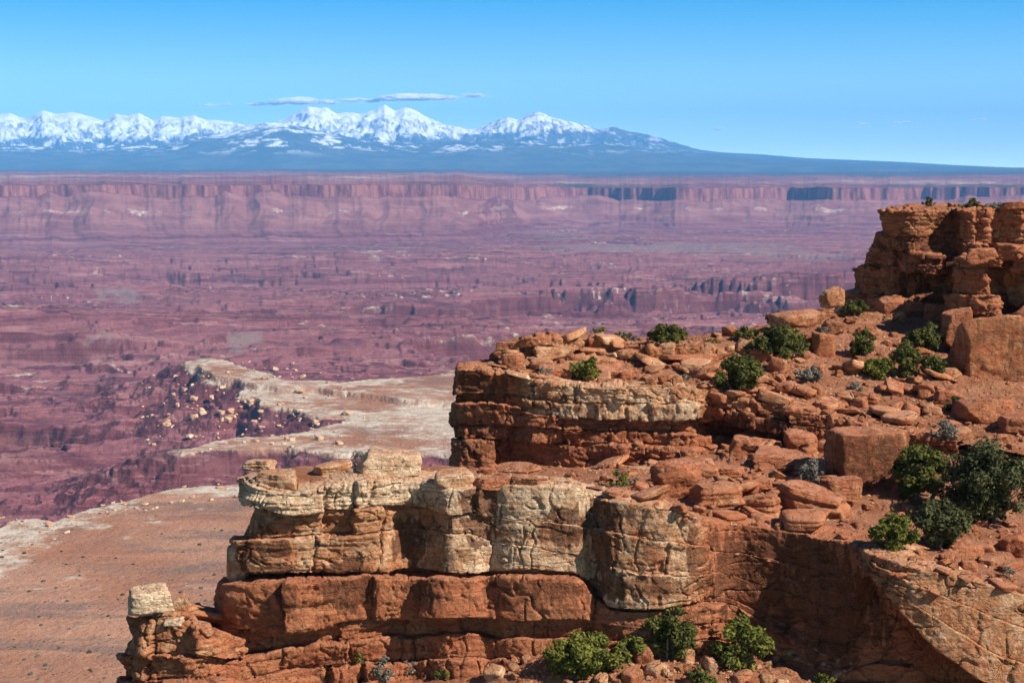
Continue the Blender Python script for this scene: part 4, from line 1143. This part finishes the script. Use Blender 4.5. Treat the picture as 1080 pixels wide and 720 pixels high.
# on and against the butte
B('boulder', 1037, 268, 30, 18, 'red block on the ledge of the shoulder', 'angular', .05)
B('boulder', 1068, 264, 34, 19, 'rounded red block at the right edge of the shoulder', 'block', .05)
B('boulder', 1074, 307, 22, 34, 'tan boulder wedged below the shoulder at the right edge', 'round', .35)
B('boulder', 1054, 374, 98, 100, 'huge tan block leaning against the shoulder of the butte', 'angular', .30, rz=14, dep=.6, varn=.45, n=34, Y=124)
B('boulder', 1072, 217, 26, 12, 'dark block on the top of the butte at the right edge', 'angular', .1, varn=.45)
B('boulder', 1040, 432, 60, 26, 'red boulder under the huge tan block', 'block', .04)
B('boulder', 1080, 446, 46, 24, 'red boulder at the right edge under the huge tan block', 'block', .04)
B('boulder', 1000, 418, 26, 18, 'shaded red rock at the left foot of the huge tan block', 'block', .04)


B('boulder', 1100, 352, 70, 90, 'dark red block cut by the right edge beside the huge tan block', 'angular', .05, Y=127)
B('boulder', 1012, 345, 34, 44, 'upright dark red block in the cleft left of the huge tan block', 'angular', .02, Y=129.5, varn=.45)
B('boulder', 990, 330, 30, 26, 'dark red block at the foot of the butte left of the cleft', 'angular', .04, varn=.3)
B('boulder', 945, 322, 34, 22, 'red brown block at the foot of the shaded butte wall', 'angular', .05)
B('boulder', 966, 326, 26, 20, 'smaller red block beside the red brown one under the butte', 'angular', .08)

# smaller rocks lying about, each its own object
def scatter(n, box, size, label, group, seed, pale=(0.0, 0.35), name='loose_rock', tree=None, protos=7, mat=None, flat=(0.45, 0.9), minz=0.35, avoid=None, sharp=18):
    rng = random.Random(seed)
    ms = [rock_mesh(name, (1, rng.uniform(.6, 1.0), rng.uniform(*flat)), seed * 50 + k, 8, sharp, 8, 0.05, 0.07, rng.uniform(*pale), 0.0, mat=mat) for k in range(protos)]
    k = 0; tries = 0
    while k < n and tries < n * 30:
        tries += 1
        px = rng.uniform(box[0], box[2]); py = rng.uniform(box[1], box[3])
        if avoid and avoid(px, py): continue
        p, nn = hit(px, py, tree)
        if p is None or nn.z < minz: continue
        s = size[0] * (size[1] / size[0]) ** (rng.random() ** 1.8)
        o = obj(name, ms[rng.randrange(protos)])
        o.location = (p.x, p.y, p.z + 0.12 * s); o.scale = (s, s, s)
        o.rotation_euler = (rng.uniform(-.35, .35), rng.uniform(-.35, .35), rng.uniform(0, 6.28))
        tag(o, label, 'rock', group)
        k += 1


scatter(150, (750, 318, 1010, 445), (0.35, 1.5), 'loose angular rock among the bushes on the slope below the butte', 'rocks strewn over the slope below the butte', 1, (0.0, .42), name='angular_rock')
scatter(60, (500, 352, 770, 402), (0.35, 1.2), 'loose tan rock on top of the second promontory', 'rocks strewn over the second promontory', 2, (0.2, .5), flat=(.3, .7), name='flat_rock')
scatter(90, (640, 470, 900, 560), (0.3, 1.3), 'loose red rock on the terrace above the alcove', 'rocks strewn over the terrace', 3, (0.0, .35), flat=(.3, .8), name='loose_rock')
scatter(70, (880, 440, 1078, 640), (0.25, 0.9), 'loose red rock around the junipers on the right slope', 'rocks strewn over the right slope', 4, (0.0, .2), name='loose_rock')
scatter(80, (520, 684, 900, 722), (0.3, 1.2), 'loose rock among the bushes at the foot of the cliff', 'rocks strewn at the foot of the cliff', 5, (0.05, .6), name='cliff_foot_rock')
scatter(24, (520, 490, 690, 512), (0.2, 0.7), 'loose red stone between the fin and the second promontory', 'stones between the fin and the second promontory', 6, (0.0, .3), name='small_stone')
scatter(16, (940, 216, 1078, 222), (0.3, 0.9), 'loose stone along the rim of the butte', 'stones along the butte rim', 7, (0.0, .3), name='rim_stone')

scatter(55, (640, 468, 900, 556), (0.9, 2.8), 'flat red slab lying on the terrace above the alcove', 'flat slabs on the terrace', 10, (0.05, .4), name='ledge_slab', flat=(.16, .34))
scatter(60, (740, 380, 1010, 462), (0.8, 2.6), 'flat slab lying on the slope under the butte', 'flat slabs on the slope', 11, (0.0, .4), name='slope_slab', flat=(.16, .36))
scatter(40, (505, 354, 770, 402), (0.8, 2.4), 'flat pink slab lying on the second promontory', 'flat slabs on the second promontory', 12, (0.25, .6), name='pink_slab', flat=(.16, .34))
scatter(25, (880, 560, 1078, 640), (0.6, 1.6), 'flat dark red slab on the right slope', 'flat slabs on the right slope', 13, (0.0, .2), name='dark_slab', flat=(.2, .4))

# ------------------------------------------------------------------ junipers, pinyons and shrubs
def tube(path, r0, r1, sides=6):
    path = [np.array(p, float) for p in path]; n = len(path); vs = []
    for i, p in enumerate(path):
        d = path[min(i + 1, n - 1)] - path[max(i - 1, 0)]; d /= np.linalg.norm(d) + 1e-9
        a = np.cross(d, (0.3, 1, 0.2)); a /= np.linalg.norm(a); b = np.cross(d, a)
        r = r0 + (r1 - r0) * i / (n - 1)
        for k in range(sides):
            t = 2 * math.pi * k / sides
            vs.append(p + r * (math.cos(t) * a + math.sin(t) * b))
    f = [(i * sides + k, i * sides + (k + 1) % sides, (i + 1) * sides + (k + 1) % sides, (i + 1) * sides + k) for i in range(n - 1) for k in range(sides)]
    return np.array(vs), np.array(f)


def join(parts):
    v, f, k = [], [], 0
    for a, b in parts: v.append(a); f.append(b + k); k += len(a)
    return np.concatenate(v), np.concatenate(f)


def plant(name, px, base, w, h, label, cat, mat, seed, style='tree', lean=0.0, group=None, dense=1.0):
    rng = np.random.default_rng(seed)
    p, nn = hit(px, base)
    if p is None: print('MISS', label); return
    W = 1.14 * w / F * p.y; H = 1.1 * h / F * p.y
    o = bpy.data.objects.new(name, None); COL.objects.link(o)
    o.location = (p.x, p.y + W * 0.15, p.z - 0.05); o.empty_display_size = 0.3
    tag(o, label, cat, group)
    D = W * 0.85
    # lobes of the crown
    lobes = []
    nl = int(np.clip(13 * W, 10, 60))
    lo = 0.06 if style == 'tree' else 0.04
    if style == 'tree': lobes.append((0, 0, H * .45, .26 * W, .3))
    while len(lobes) < nl:
        q = rng.uniform(-1, 1, 3)
        r_ = np.linalg.norm(q)
        if r_ > 1 or r_ < 0.35: continue
        zc = H * (lo + (1 - lo) * 0.5 * (q[2] + 1) * 0.88)
        sh = 1.0 if style != 'tree' else (1.05 - 0.35 * max(0, q[2]))
        lobes.append((q[0] * W * 0.46 * sh + lean * q[2] * W * 0.2, q[1] * D * 0.46 * sh, zc, rng.uniform(0.075, 0.17) * (W + H) / 2, rng.uniform(0, 1)))
    stems = []
    trunk_top = np.array((lean * W * 0.1, 0, H * 0.45))
    if style == 'tree':
        k = int(rng.integers(1, 4))
        for i in range(k):
            b0 = np.array((rng.normal(0, .06 * W), rng.normal(0, .06 * W), -0.25)); tp = trunk_top + rng.normal(0, .12 * W, 3) * (1, 1, .3)
            mid = (b0 + tp) / 2 + rng.normal(0, .06 * W, 3)
            stems.append(tube([b0, mid, tp], 0.045 * W + .03, 0.02 * W, 7))
    for i, l in enumerate(lobes):
        if i % 4 != 3:
            c = np.array(l[:3]) * rng.uniform(0.95, 1.22); b0 = trunk_top * rng.uniform(0.2, 0.9) if style == 'tree' else np.array((rng.normal(0, .05 * W), rng.normal(0, .05 * W), -0.05))
            stems.append(tube([b0, (b0 + c) / 2 + rng.normal(0, .05 * W, 3), c], 0.012 * W + .008, 0.006, 5))
    v, f = join(stems)
    obj('trunk' if style == 'tree' else 'stems', raw_mesh('trunk', v, f, M_BARK), o)
    # sprays of foliage: small tilted leaf clumps through each lobe
    area = sum(l[3] ** 2 for l in lobes)
    ls = np.clip(0.020 * (W + H) + 0.028, 0.05, 0.115)
    n = int(min(16000, 26 * area / ls ** 2 * dense * 0.42))
    pr = np.array([l[3] ** 2 for l in lobes]); pr /= pr.sum()
    li = rng.choice(len(lobes), n, p=pr); L = np.array(lobes)
    dirs = rng.normal(size=(n, 3)); dirs /= np.linalg.norm(dirs, axis=1)[:, None]
    dirs[:, 2] = dirs[:, 2] * 0.85 + 0.1
    rad = rng.uniform(0.25, 1.0, n) ** 0.45 * (1 + 0.35 * (rng.random(n) < 0.12))
    c = L[li, :3] + dirs * (L[li, 3] * rad)[:, None]
    c[:, 2] = np.maximum(c[:, 2], 0.02 * H)
    a = rng.normal(size=(n, 3)); a = a - 0.3 * dirs; a /= np.linalg.norm(a, axis=1)[:, None]
    up = dirs * 0.8 + rng.normal(0, 0.55, (n, 3)) + (0, 0, 0.35)
    b = np.cross(a, up); b /= np.linalg.norm(b, axis=1)[:, None] + 1e-9
    a = np.cross(b, up); a /= np.linalg.norm(a, axis=1)[:, None] + 1e-9
    sz = ls * rng.uniform(0.6, 1.35, n)[:, None]
    q = np.stack([c - a * sz, c + b * sz * .55, c + a * sz * 1.1, c - b * sz * .55], 1).reshape(-1, 3)
    tint = np.repeat(np.clip(0.55 * L[li, 4] + 0.45 * rng.random(n), 0, 1), 4)
    me = raw_mesh('crown', q, np.arange(4 * n).reshape(n, 4), mat, {'tint': tint}, smooth=False)
    obj('crown' if style == 'tree' else 'foliage', me, o)
    return o


J = lambda *a, **k: plant('juniper_tree', *a, **k)
S = lambda *a, **k: plant('shrub', *a, style='shrub', **k)
J(614, 716, 72, 46, 'wide yellow green juniper left of the dark round juniper at the cliff foot', 'tree', M_BRIGHT, 1)
S(666, 699, 38, 26, 'low olive shrub between the wide juniper and the dark round juniper', 'shrub', M_BRIGHT, 2)
J(707, 697, 48, 60, 'dark round juniper against the cliff foot', 'tree', M_JUNI, 3, dense=1.3)
J(781, 709, 52, 58, 'bright green juniper with a pointed top right of the dark round juniper', 'tree', M_BRIGHT, 4)
J(738, 730, 36, 26, 'dark juniper top poking into the bottom edge of the view', 'tree', M_JUNI, 5)
S(832, 699, 18, 15, 'small green shrub under the shaded alcove', 'shrub', M_BRIGHT, 6)
S(866, 724, 26, 14, 'small bright green shrub at the bottom edge under the alcove', 'shrub', M_BRIGHT, 7)
S(382, 700, 18, 15, 'small bright green shrub at the cliff foot below the fin', 'shrub', M_BRIGHT, 8)
S(465, 717, 18, 14, 'small yellow green shrub at the bottom edge below the fin', 'shrub', M_BRIGHT, 9)
S(406, 719, 24, 26, 'grey twiggy shrub beside the small bright green one', 'shrub', M_SAGE, 10, dense=.6)
S(432, 712, 22, 16, 'low grey shrub right of the tall grey twiggy one', 'shrub', M_SAGE, 11, dense=.5)
S(652, 513, 20, 16, 'low green shrub on the terrace behind the pale fin', 'shrub', M_BRIGHT, 12)
S(667, 512, 14, 10, 'low grey shrub touching the green one behind the pale fin', 'shrub', M_SAGE, 13, dense=.6)
S(378, 494, 20, 22, 'grey twiggy shrub behind the largest pink and cream boulder', 'shrub', M_SAGE, 14, dense=.5)
J(617, 402, 26, 28, 'bright green bush among the slabs of the second promontory', 'bush', M_BRIGHT, 15)
S(632, 353, 17, 9, 'small green shrub on the skyline of the second promontory', 'shrub', M_BRIGHT, 16)
S(657, 359, 16, 10, 'small olive shrub on the skyline left of the dark round bush', 'shrub', M_BRIGHT, 17)
S(667, 361, 14, 9, 'small grey shrub touching the small olive one on the skyline', 'shrub', M_SAGE, 18, dense=.6)
J(704, 365, 36, 23, 'dark round bush on the skyline of the second promontory', 'bush', M_JUNI, 19, dense=1.3)
S(754, 363, 14, 7, 'low olive shrub on the skyline right of the dark round bush', 'shrub', M_BRIGHT, 20)
S(574, 396, 16, 10, 'grey shrub between the slabs of the second promontory', 'shrub', M_SAGE, 21, dense=.6)
S(720, 402, 14, 9, 'grey green shrub right of the upright tan stone', 'shrub', M_SAGE, 22)
J(781, 413, 50, 38, 'broad dark green bush at the lower left of the slope', 'bush', M_JUNI, 23)
S(788, 359, 28, 13, 'flat green bush on the skyline beside the leaning tan block', 'bush', M_JUNI, 24)
J(824, 383, 44, 40, 'large olive bush in the middle of the slope bushes', 'bush', M_JUNI, 25)
J(820, 345, 22, 16, 'small green bush in front of the big orange boulder', 'bush', M_JUNI, 26)
S(853, 403, 26, 17, 'grey rounded shrub alone on the bare slope', 'shrub', M_SAGE, 27)
J(902, 334, 24, 19, 'green bush at the left foot of the butte', 'bush', M_JUNI, 28)
S(883, 330, 18, 12, 'grey shrub under the orange skyline block', 'shrub', M_SAGE, 29, dense=.6)
J(911, 377, 28, 31, 'upright green bush below the butte', 'bush', M_JUNI, 30)
J(928, 400, 32, 24, 'low green bush under the upright bush', 'bush', M_BRIGHT, 31)
J(981, 372, 28, 32, 'tall dark bush in the shade by the huge tan block', 'bush', M_JUNI, 32)
J(957, 398, 32, 36, 'dark bush right of the low green bush', 'bush', M_JUNI, 33)
J(985, 398, 30, 26, 'dark bush under the tall one by the huge tan block', 'bush', M_JUNI, 34)
J(806, 378, 34, 24, 'dark green bush joining the broad bush and the large olive bush', 'bush', M_JUNI, 48)
J(840, 372, 26, 22, 'small dark bush hugging the right side of the large olive bush', 'bush', M_JUNI, 49)
J(963, 372, 24, 26, 'slim dark bush left of the tall dark bush', 'bush', M_JUNI, 50)
S(1010, 436, 26, 18, 'dark shrub in the shade at the foot of the huge tan block', 'shrub', M_DARKJ, 51)
S(870, 352, 14, 10, 'tiny sage between the touching pair and the skyline', 'shrub', M_SAGE, 52)
S(905, 412, 16, 10, 'grey tuft on the bare slope left of the low green bush', 'shrub', M_SAGE, 53)
S(1015, 545, 40, 34, 'dark low bush between the dark juniper and the largest pinyon', 'bush', M_DARKJ, 54)
J(980, 218, 13, 10, 'small tree alone on the left part of the butte rim', 'tree', M_JUNI, 35)
J(1027, 220, 18, 11, 'wider small tree on the middle of the butte rim', 'tree', M_JUNI, 36)
S(1013, 220, 8, 6, 'tiny bush left of the wider tree on the butte rim', 'bush', M_JUNI, 37)
S(1052, 221, 24, 8, 'grey brush along the butte rim', 'shrub', M_SAGE, 38, dense=.5)
J(970, 528, 58, 62, 'green juniper right of the giant angular block', 'tree', M_JUNI, 39, dense=1.2)
J(1046, 556, 84, 88, 'largest dark pinyon at the right edge of the view', 'tree', M_DARKJ, 40, dense=1.3)
J(992, 580, 60, 54, 'dark juniper in front of the green one on the right slope', 'tree', M_DARKJ, 41, dense=1.2)
J(943, 580, 46, 38, 'bright yellow green bush left of the dark juniper', 'bush', M_BRIGHT, 42, dense=1.2)
S(998, 467, 30, 22, 'grey shrub on the slope above the green juniper', 'shrub', M_SAGE, 43, dense=.6)
S(858, 513, 30, 30, 'grey twiggy shrub left of the giant angular block', 'shrub', M_SAGE, 44, dense=.6)
S(1064, 610, 16, 14, 'small grey shrub beside the squarish red boulder', 'shrub', M_SAGE, 45, dense=.6)
S(847, 470, 12, 9, 'tiny green shrub by the smooth pink boulder', 'shrub', M_BRIGHT, 46)
S(877, 462, 14, 10, 'tiny grey green shrub above the giant angular block', 'shrub', M_SAGE, 47)

# ------------------------------------------------------------------ fallen pale blocks on the far bench
def far_blocks():
    rng = random.Random(5)
    def mask(px, py):
        return not (py > 372 + 0.0 * px and ((px - 265) / 130) ** 2 + ((py - 430) / 52) ** 2 < 1.0 + 0.3 * math.sin(px * .13))
    scatter(210, (140, 376, 385, 478), (3.0, 14.0), 'pale block fallen from the rim of the far white bench', 'pale blocks fallen from the far bench', 8, (.7, .95), 'fallen_block', BVHG, 8, None, (.35, .7), 0.2, mask, 40)
    scatter(110, (0, 500, 300, 590), (1.5, 8.0), 'pale rock along the rim of the near bench', 'pale rocks along the near bench rim', 9, (.6, 1.0), 'rim_rock', BVHG, 6, None, (.3, .6), 0.2, lambda px, py: not -4 < py - np.interp(px, [0, 36, 62, 90, 130, 180, 250, 330], [547, 548, 554, 538, 528, 518, 513, 509]) < 16)


far_blocks()

# bushes dotted over the near bench
def bench_bushes():
    rng = np.random.default_rng(3); pr = random.Random(3)
    protos = []
    for k in range(4):
        n = 260
        d = rng.normal(size=(n, 3)); d /= np.linalg.norm(d, axis=1)[:, None]; d[:, 2] = np.abs(d[:, 2])
        c = d * rng.uniform(.5, 1, (n, 1)) * (.5, .5, .38)
        a = rng.normal(size=(n, 3)); a /= np.linalg.norm(a, axis=1)[:, None]
        b = np.cross(a, d); b /= np.linalg.norm(b, axis=1)[:, None] + 1e-9
        s = .13
        q = np.stack([c - a * s, c + b * s, c + a * s, c - b * s], 1).reshape(-1, 3)
        protos.append(raw_mesh('bench_bush', q, np.arange(4 * n).reshape(n, 4), M_JUNI if k % 2 else M_SAGE, {'tint': np.full(4 * n, .4)}, False))
    k = 0
    for _ in range(3000):
        if k >= 280: break
        px = pr.uniform(-10, 250); py = 520 + 215 * pr.random() ** 0.8
        p, nn = hit(px, py, BVHG)
        if p is None or nn.z < .9 or p.y > 2000: continue
        if hit(px, py)[0] is not None: continue
        s = 0.9 * 4.6 ** pr.random() ** 2.0
        o = obj('bench_bush', protos[pr.randrange(4)], None, p); o.scale = (s, s, s); o.rotation_euler.z = pr.uniform(0, 6)
        tag(o, 'small round bush dotted on the red floor of the near bench', 'bush', 'bushes dotted over the near bench')
        k += 1


bench_bushes()

# gravel and chips on the slopes
def gravel():
    rng = np.random.default_rng(8)
    d, f = CSP[8]; base = np.array([(1, 0, 0), (-.8, .3, 0), (.1, 1, 0), (0, -.9, .1), (.1, 0, .7), (0, .1, -.5)], float)
    fc = np.array([(0, 2, 4), (2, 1, 4), (1, 3, 4), (3, 0, 4), (2, 0, 5), (1, 2, 5), (3, 1, 5), (0, 3, 5)])
    vs, fs, k = [], [], 0
    for box, n in (((740, 325, 1080, 470), 4200), ((640, 470, 1080, 640), 3000), ((540, 690, 900, 722), 1500), ((500, 352, 760, 404), 1200), ((500, 486, 690, 512), 600)):
        px = rng.uniform(box[0], box[2], n); py = rng.uniform(box[1], box[3], n)
        for x, y in zip(px, py):
            p, nn = hit(x, y)
            if p is None or nn.z < 0.4: continue
            s = 0.05 * 5.0 ** (rng.random() ** 2.2)
            t = rng.uniform(0, 6.28); c, sn = math.cos(t), math.sin(t)
            m = np.array([(c, -sn, 0), (sn, c, 0), (0, 0, 1)])
            vs.append((base * rng.uniform(.6, 1.2, 3)) @ m.T * s + np.array(p)); fs.append(fc + k); k += 6
    v = np.concatenate(vs); f = np.concatenate(fs)
    o = obj('gravel', raw_mesh('gravel', v, f, M_CLIFF, {'pale': np.repeat(rng.uniform(0, .65, len(vs)), 6), 'varnish': np.zeros(len(v))}, False)); tag(o, 'red and tan rock chips strewn over the slopes and terraces', 'gravel')
    o['kind'] = 'stuff'


gravel()




# ------------------------------------------------------------------ clouds beyond the range
def cloud(px, py, w, h, label, seed, thick=1.0):
    Yc = 70000.0
    c = at(px, py, Yc); W = w / F * Yc / 2; H = h / F * Yc / 2; D = W * .3
    rng = np.random.default_rng(seed)
    t = NT('cloud vapour')
    tc = t.n('ShaderNodeTexCoord').outputs['Object']
    edge = t.attr('edge')
    nv = t.n('ShaderNodeVectorMath', {0: t.scalev(tc, (1 / (H * 2.2), 1 / (H * 2.2), 1 / (H * .9))), 1: (seed * 3.7, 1.3, 2.1)}, operation='ADD').outputs[0]
    ns = t.noise(nv, 1.0, 6, 0.65, 0.3)
    al = t.mapr(t.math('SUBTRACT', t.math('MULTIPLY', ns, 2.6), edge), 0.35, 1.3, 0.0, min(1.0, 0.85 * thick))
    geo = t.n('ShaderNodeNewGeometry').outputs['Normal']
    nrm = t.n('ShaderNodeVectorMath', {0: t.scalev(geo, (.45, .45, .45)), 1: (.45, -.35, .75)}, operation='ADD').outputs[0]
    nrm = t.n('ShaderNodeVectorMath', {0: nrm}, operation='NORMALIZE').outputs[0]
    dif = t.n('ShaderNodeBsdfDiffuse', {'Color': (.97, .97, .97, 1), 'Normal': nrm}); trl = t.n('ShaderNodeBsdfTranslucent', {'Color': (.9, .9, .9, 1)})
    m1 = t.n('ShaderNodeMixShader', {0: 0.3, 1: dif.outputs[0], 2: trl.outputs[0]})
    m2 = t.n('ShaderNodeMixShader', {0: al, 1: t.n('ShaderNodeBsdfTransparent').outputs[0], 2: m1.outputs[0]})
    t.t.links.new(m2.outputs[0], t.out.inputs['Surface'])
    parts, ed = [], []
    n = int(max(4, w / 5))
    dd, ff = CSP[8]
    for k in range(n):
        x = rng.uniform(-1, 1); e = abs(x)
        r = (1 - e ** 2) ** .5 * rng.uniform(.2, 1.0)
        ce = np.array((x * W * .9, rng.uniform(-1, 1) * D * .6, (-.55 + .55 * r) * H))
        sc = np.array((H * 2.6 * (0.5 + r), H * 2.0, H * (.3 + .65 * r)))
        v = dd * sc * (1 + .25 * fb3(dd * 2.0 + k * 7.7, 3))[:, None]
        v[:, 2] = np.where(v[:, 2] < 0, v[:, 2] * .6, v[:, 2])
        parts.append((v + ce, ff)); ed.append(np.full(len(v), 0.25 + 0.75 * e ** 2) + 0.35 * np.abs(dd[:, 0]) ** 3 + 0.15 * np.abs(dd[:, 2]))
    v, f = join(parts)
    o = obj('cloud', raw_mesh('cloud', v, f, t.m, {'edge': np.concatenate(ed)}), None, tuple(c))
    tag(o, label, 'cloud')


cloud(318, 107, 96, 10, 'puffy flat bottomed cloud over the left snowy summit', 1, .9)
cloud(440, 103, 110, 10, 'long flat cloud over the tallest snowy summit', 2, .9)
cloud(375, 106, 60, 6, 'small thin cloud bridging the puffy cloud and the long flat one', 9, .7)
cloud(262, 110, 70, 5, 'thin wisp joining the left end of the puffy cloud', 10, .6)
cloud(222, 111, 44, 5, 'faint wisp of cloud at the left end of the cloud bank', 3, .5)
cloud(500, 101, 60, 6, 'thin cloud streak trailing off the right of the cloud bank', 4, .35)
cloud(948, 129, 24, 5, 'small white cloud scrap, brightest in the clear sky on the right', 5, .7)
cloud(908, 131, 22, 4, 'faint cloud scrap left of the brightest scrap', 6, .4)
cloud(1034, 126, 30, 3, 'thin cloud streak in the clear sky near the right edge', 7, .5)
cloud(757, 136, 16, 4, 'faint cloud scrap over the right shoulder of the range', 8, .3)
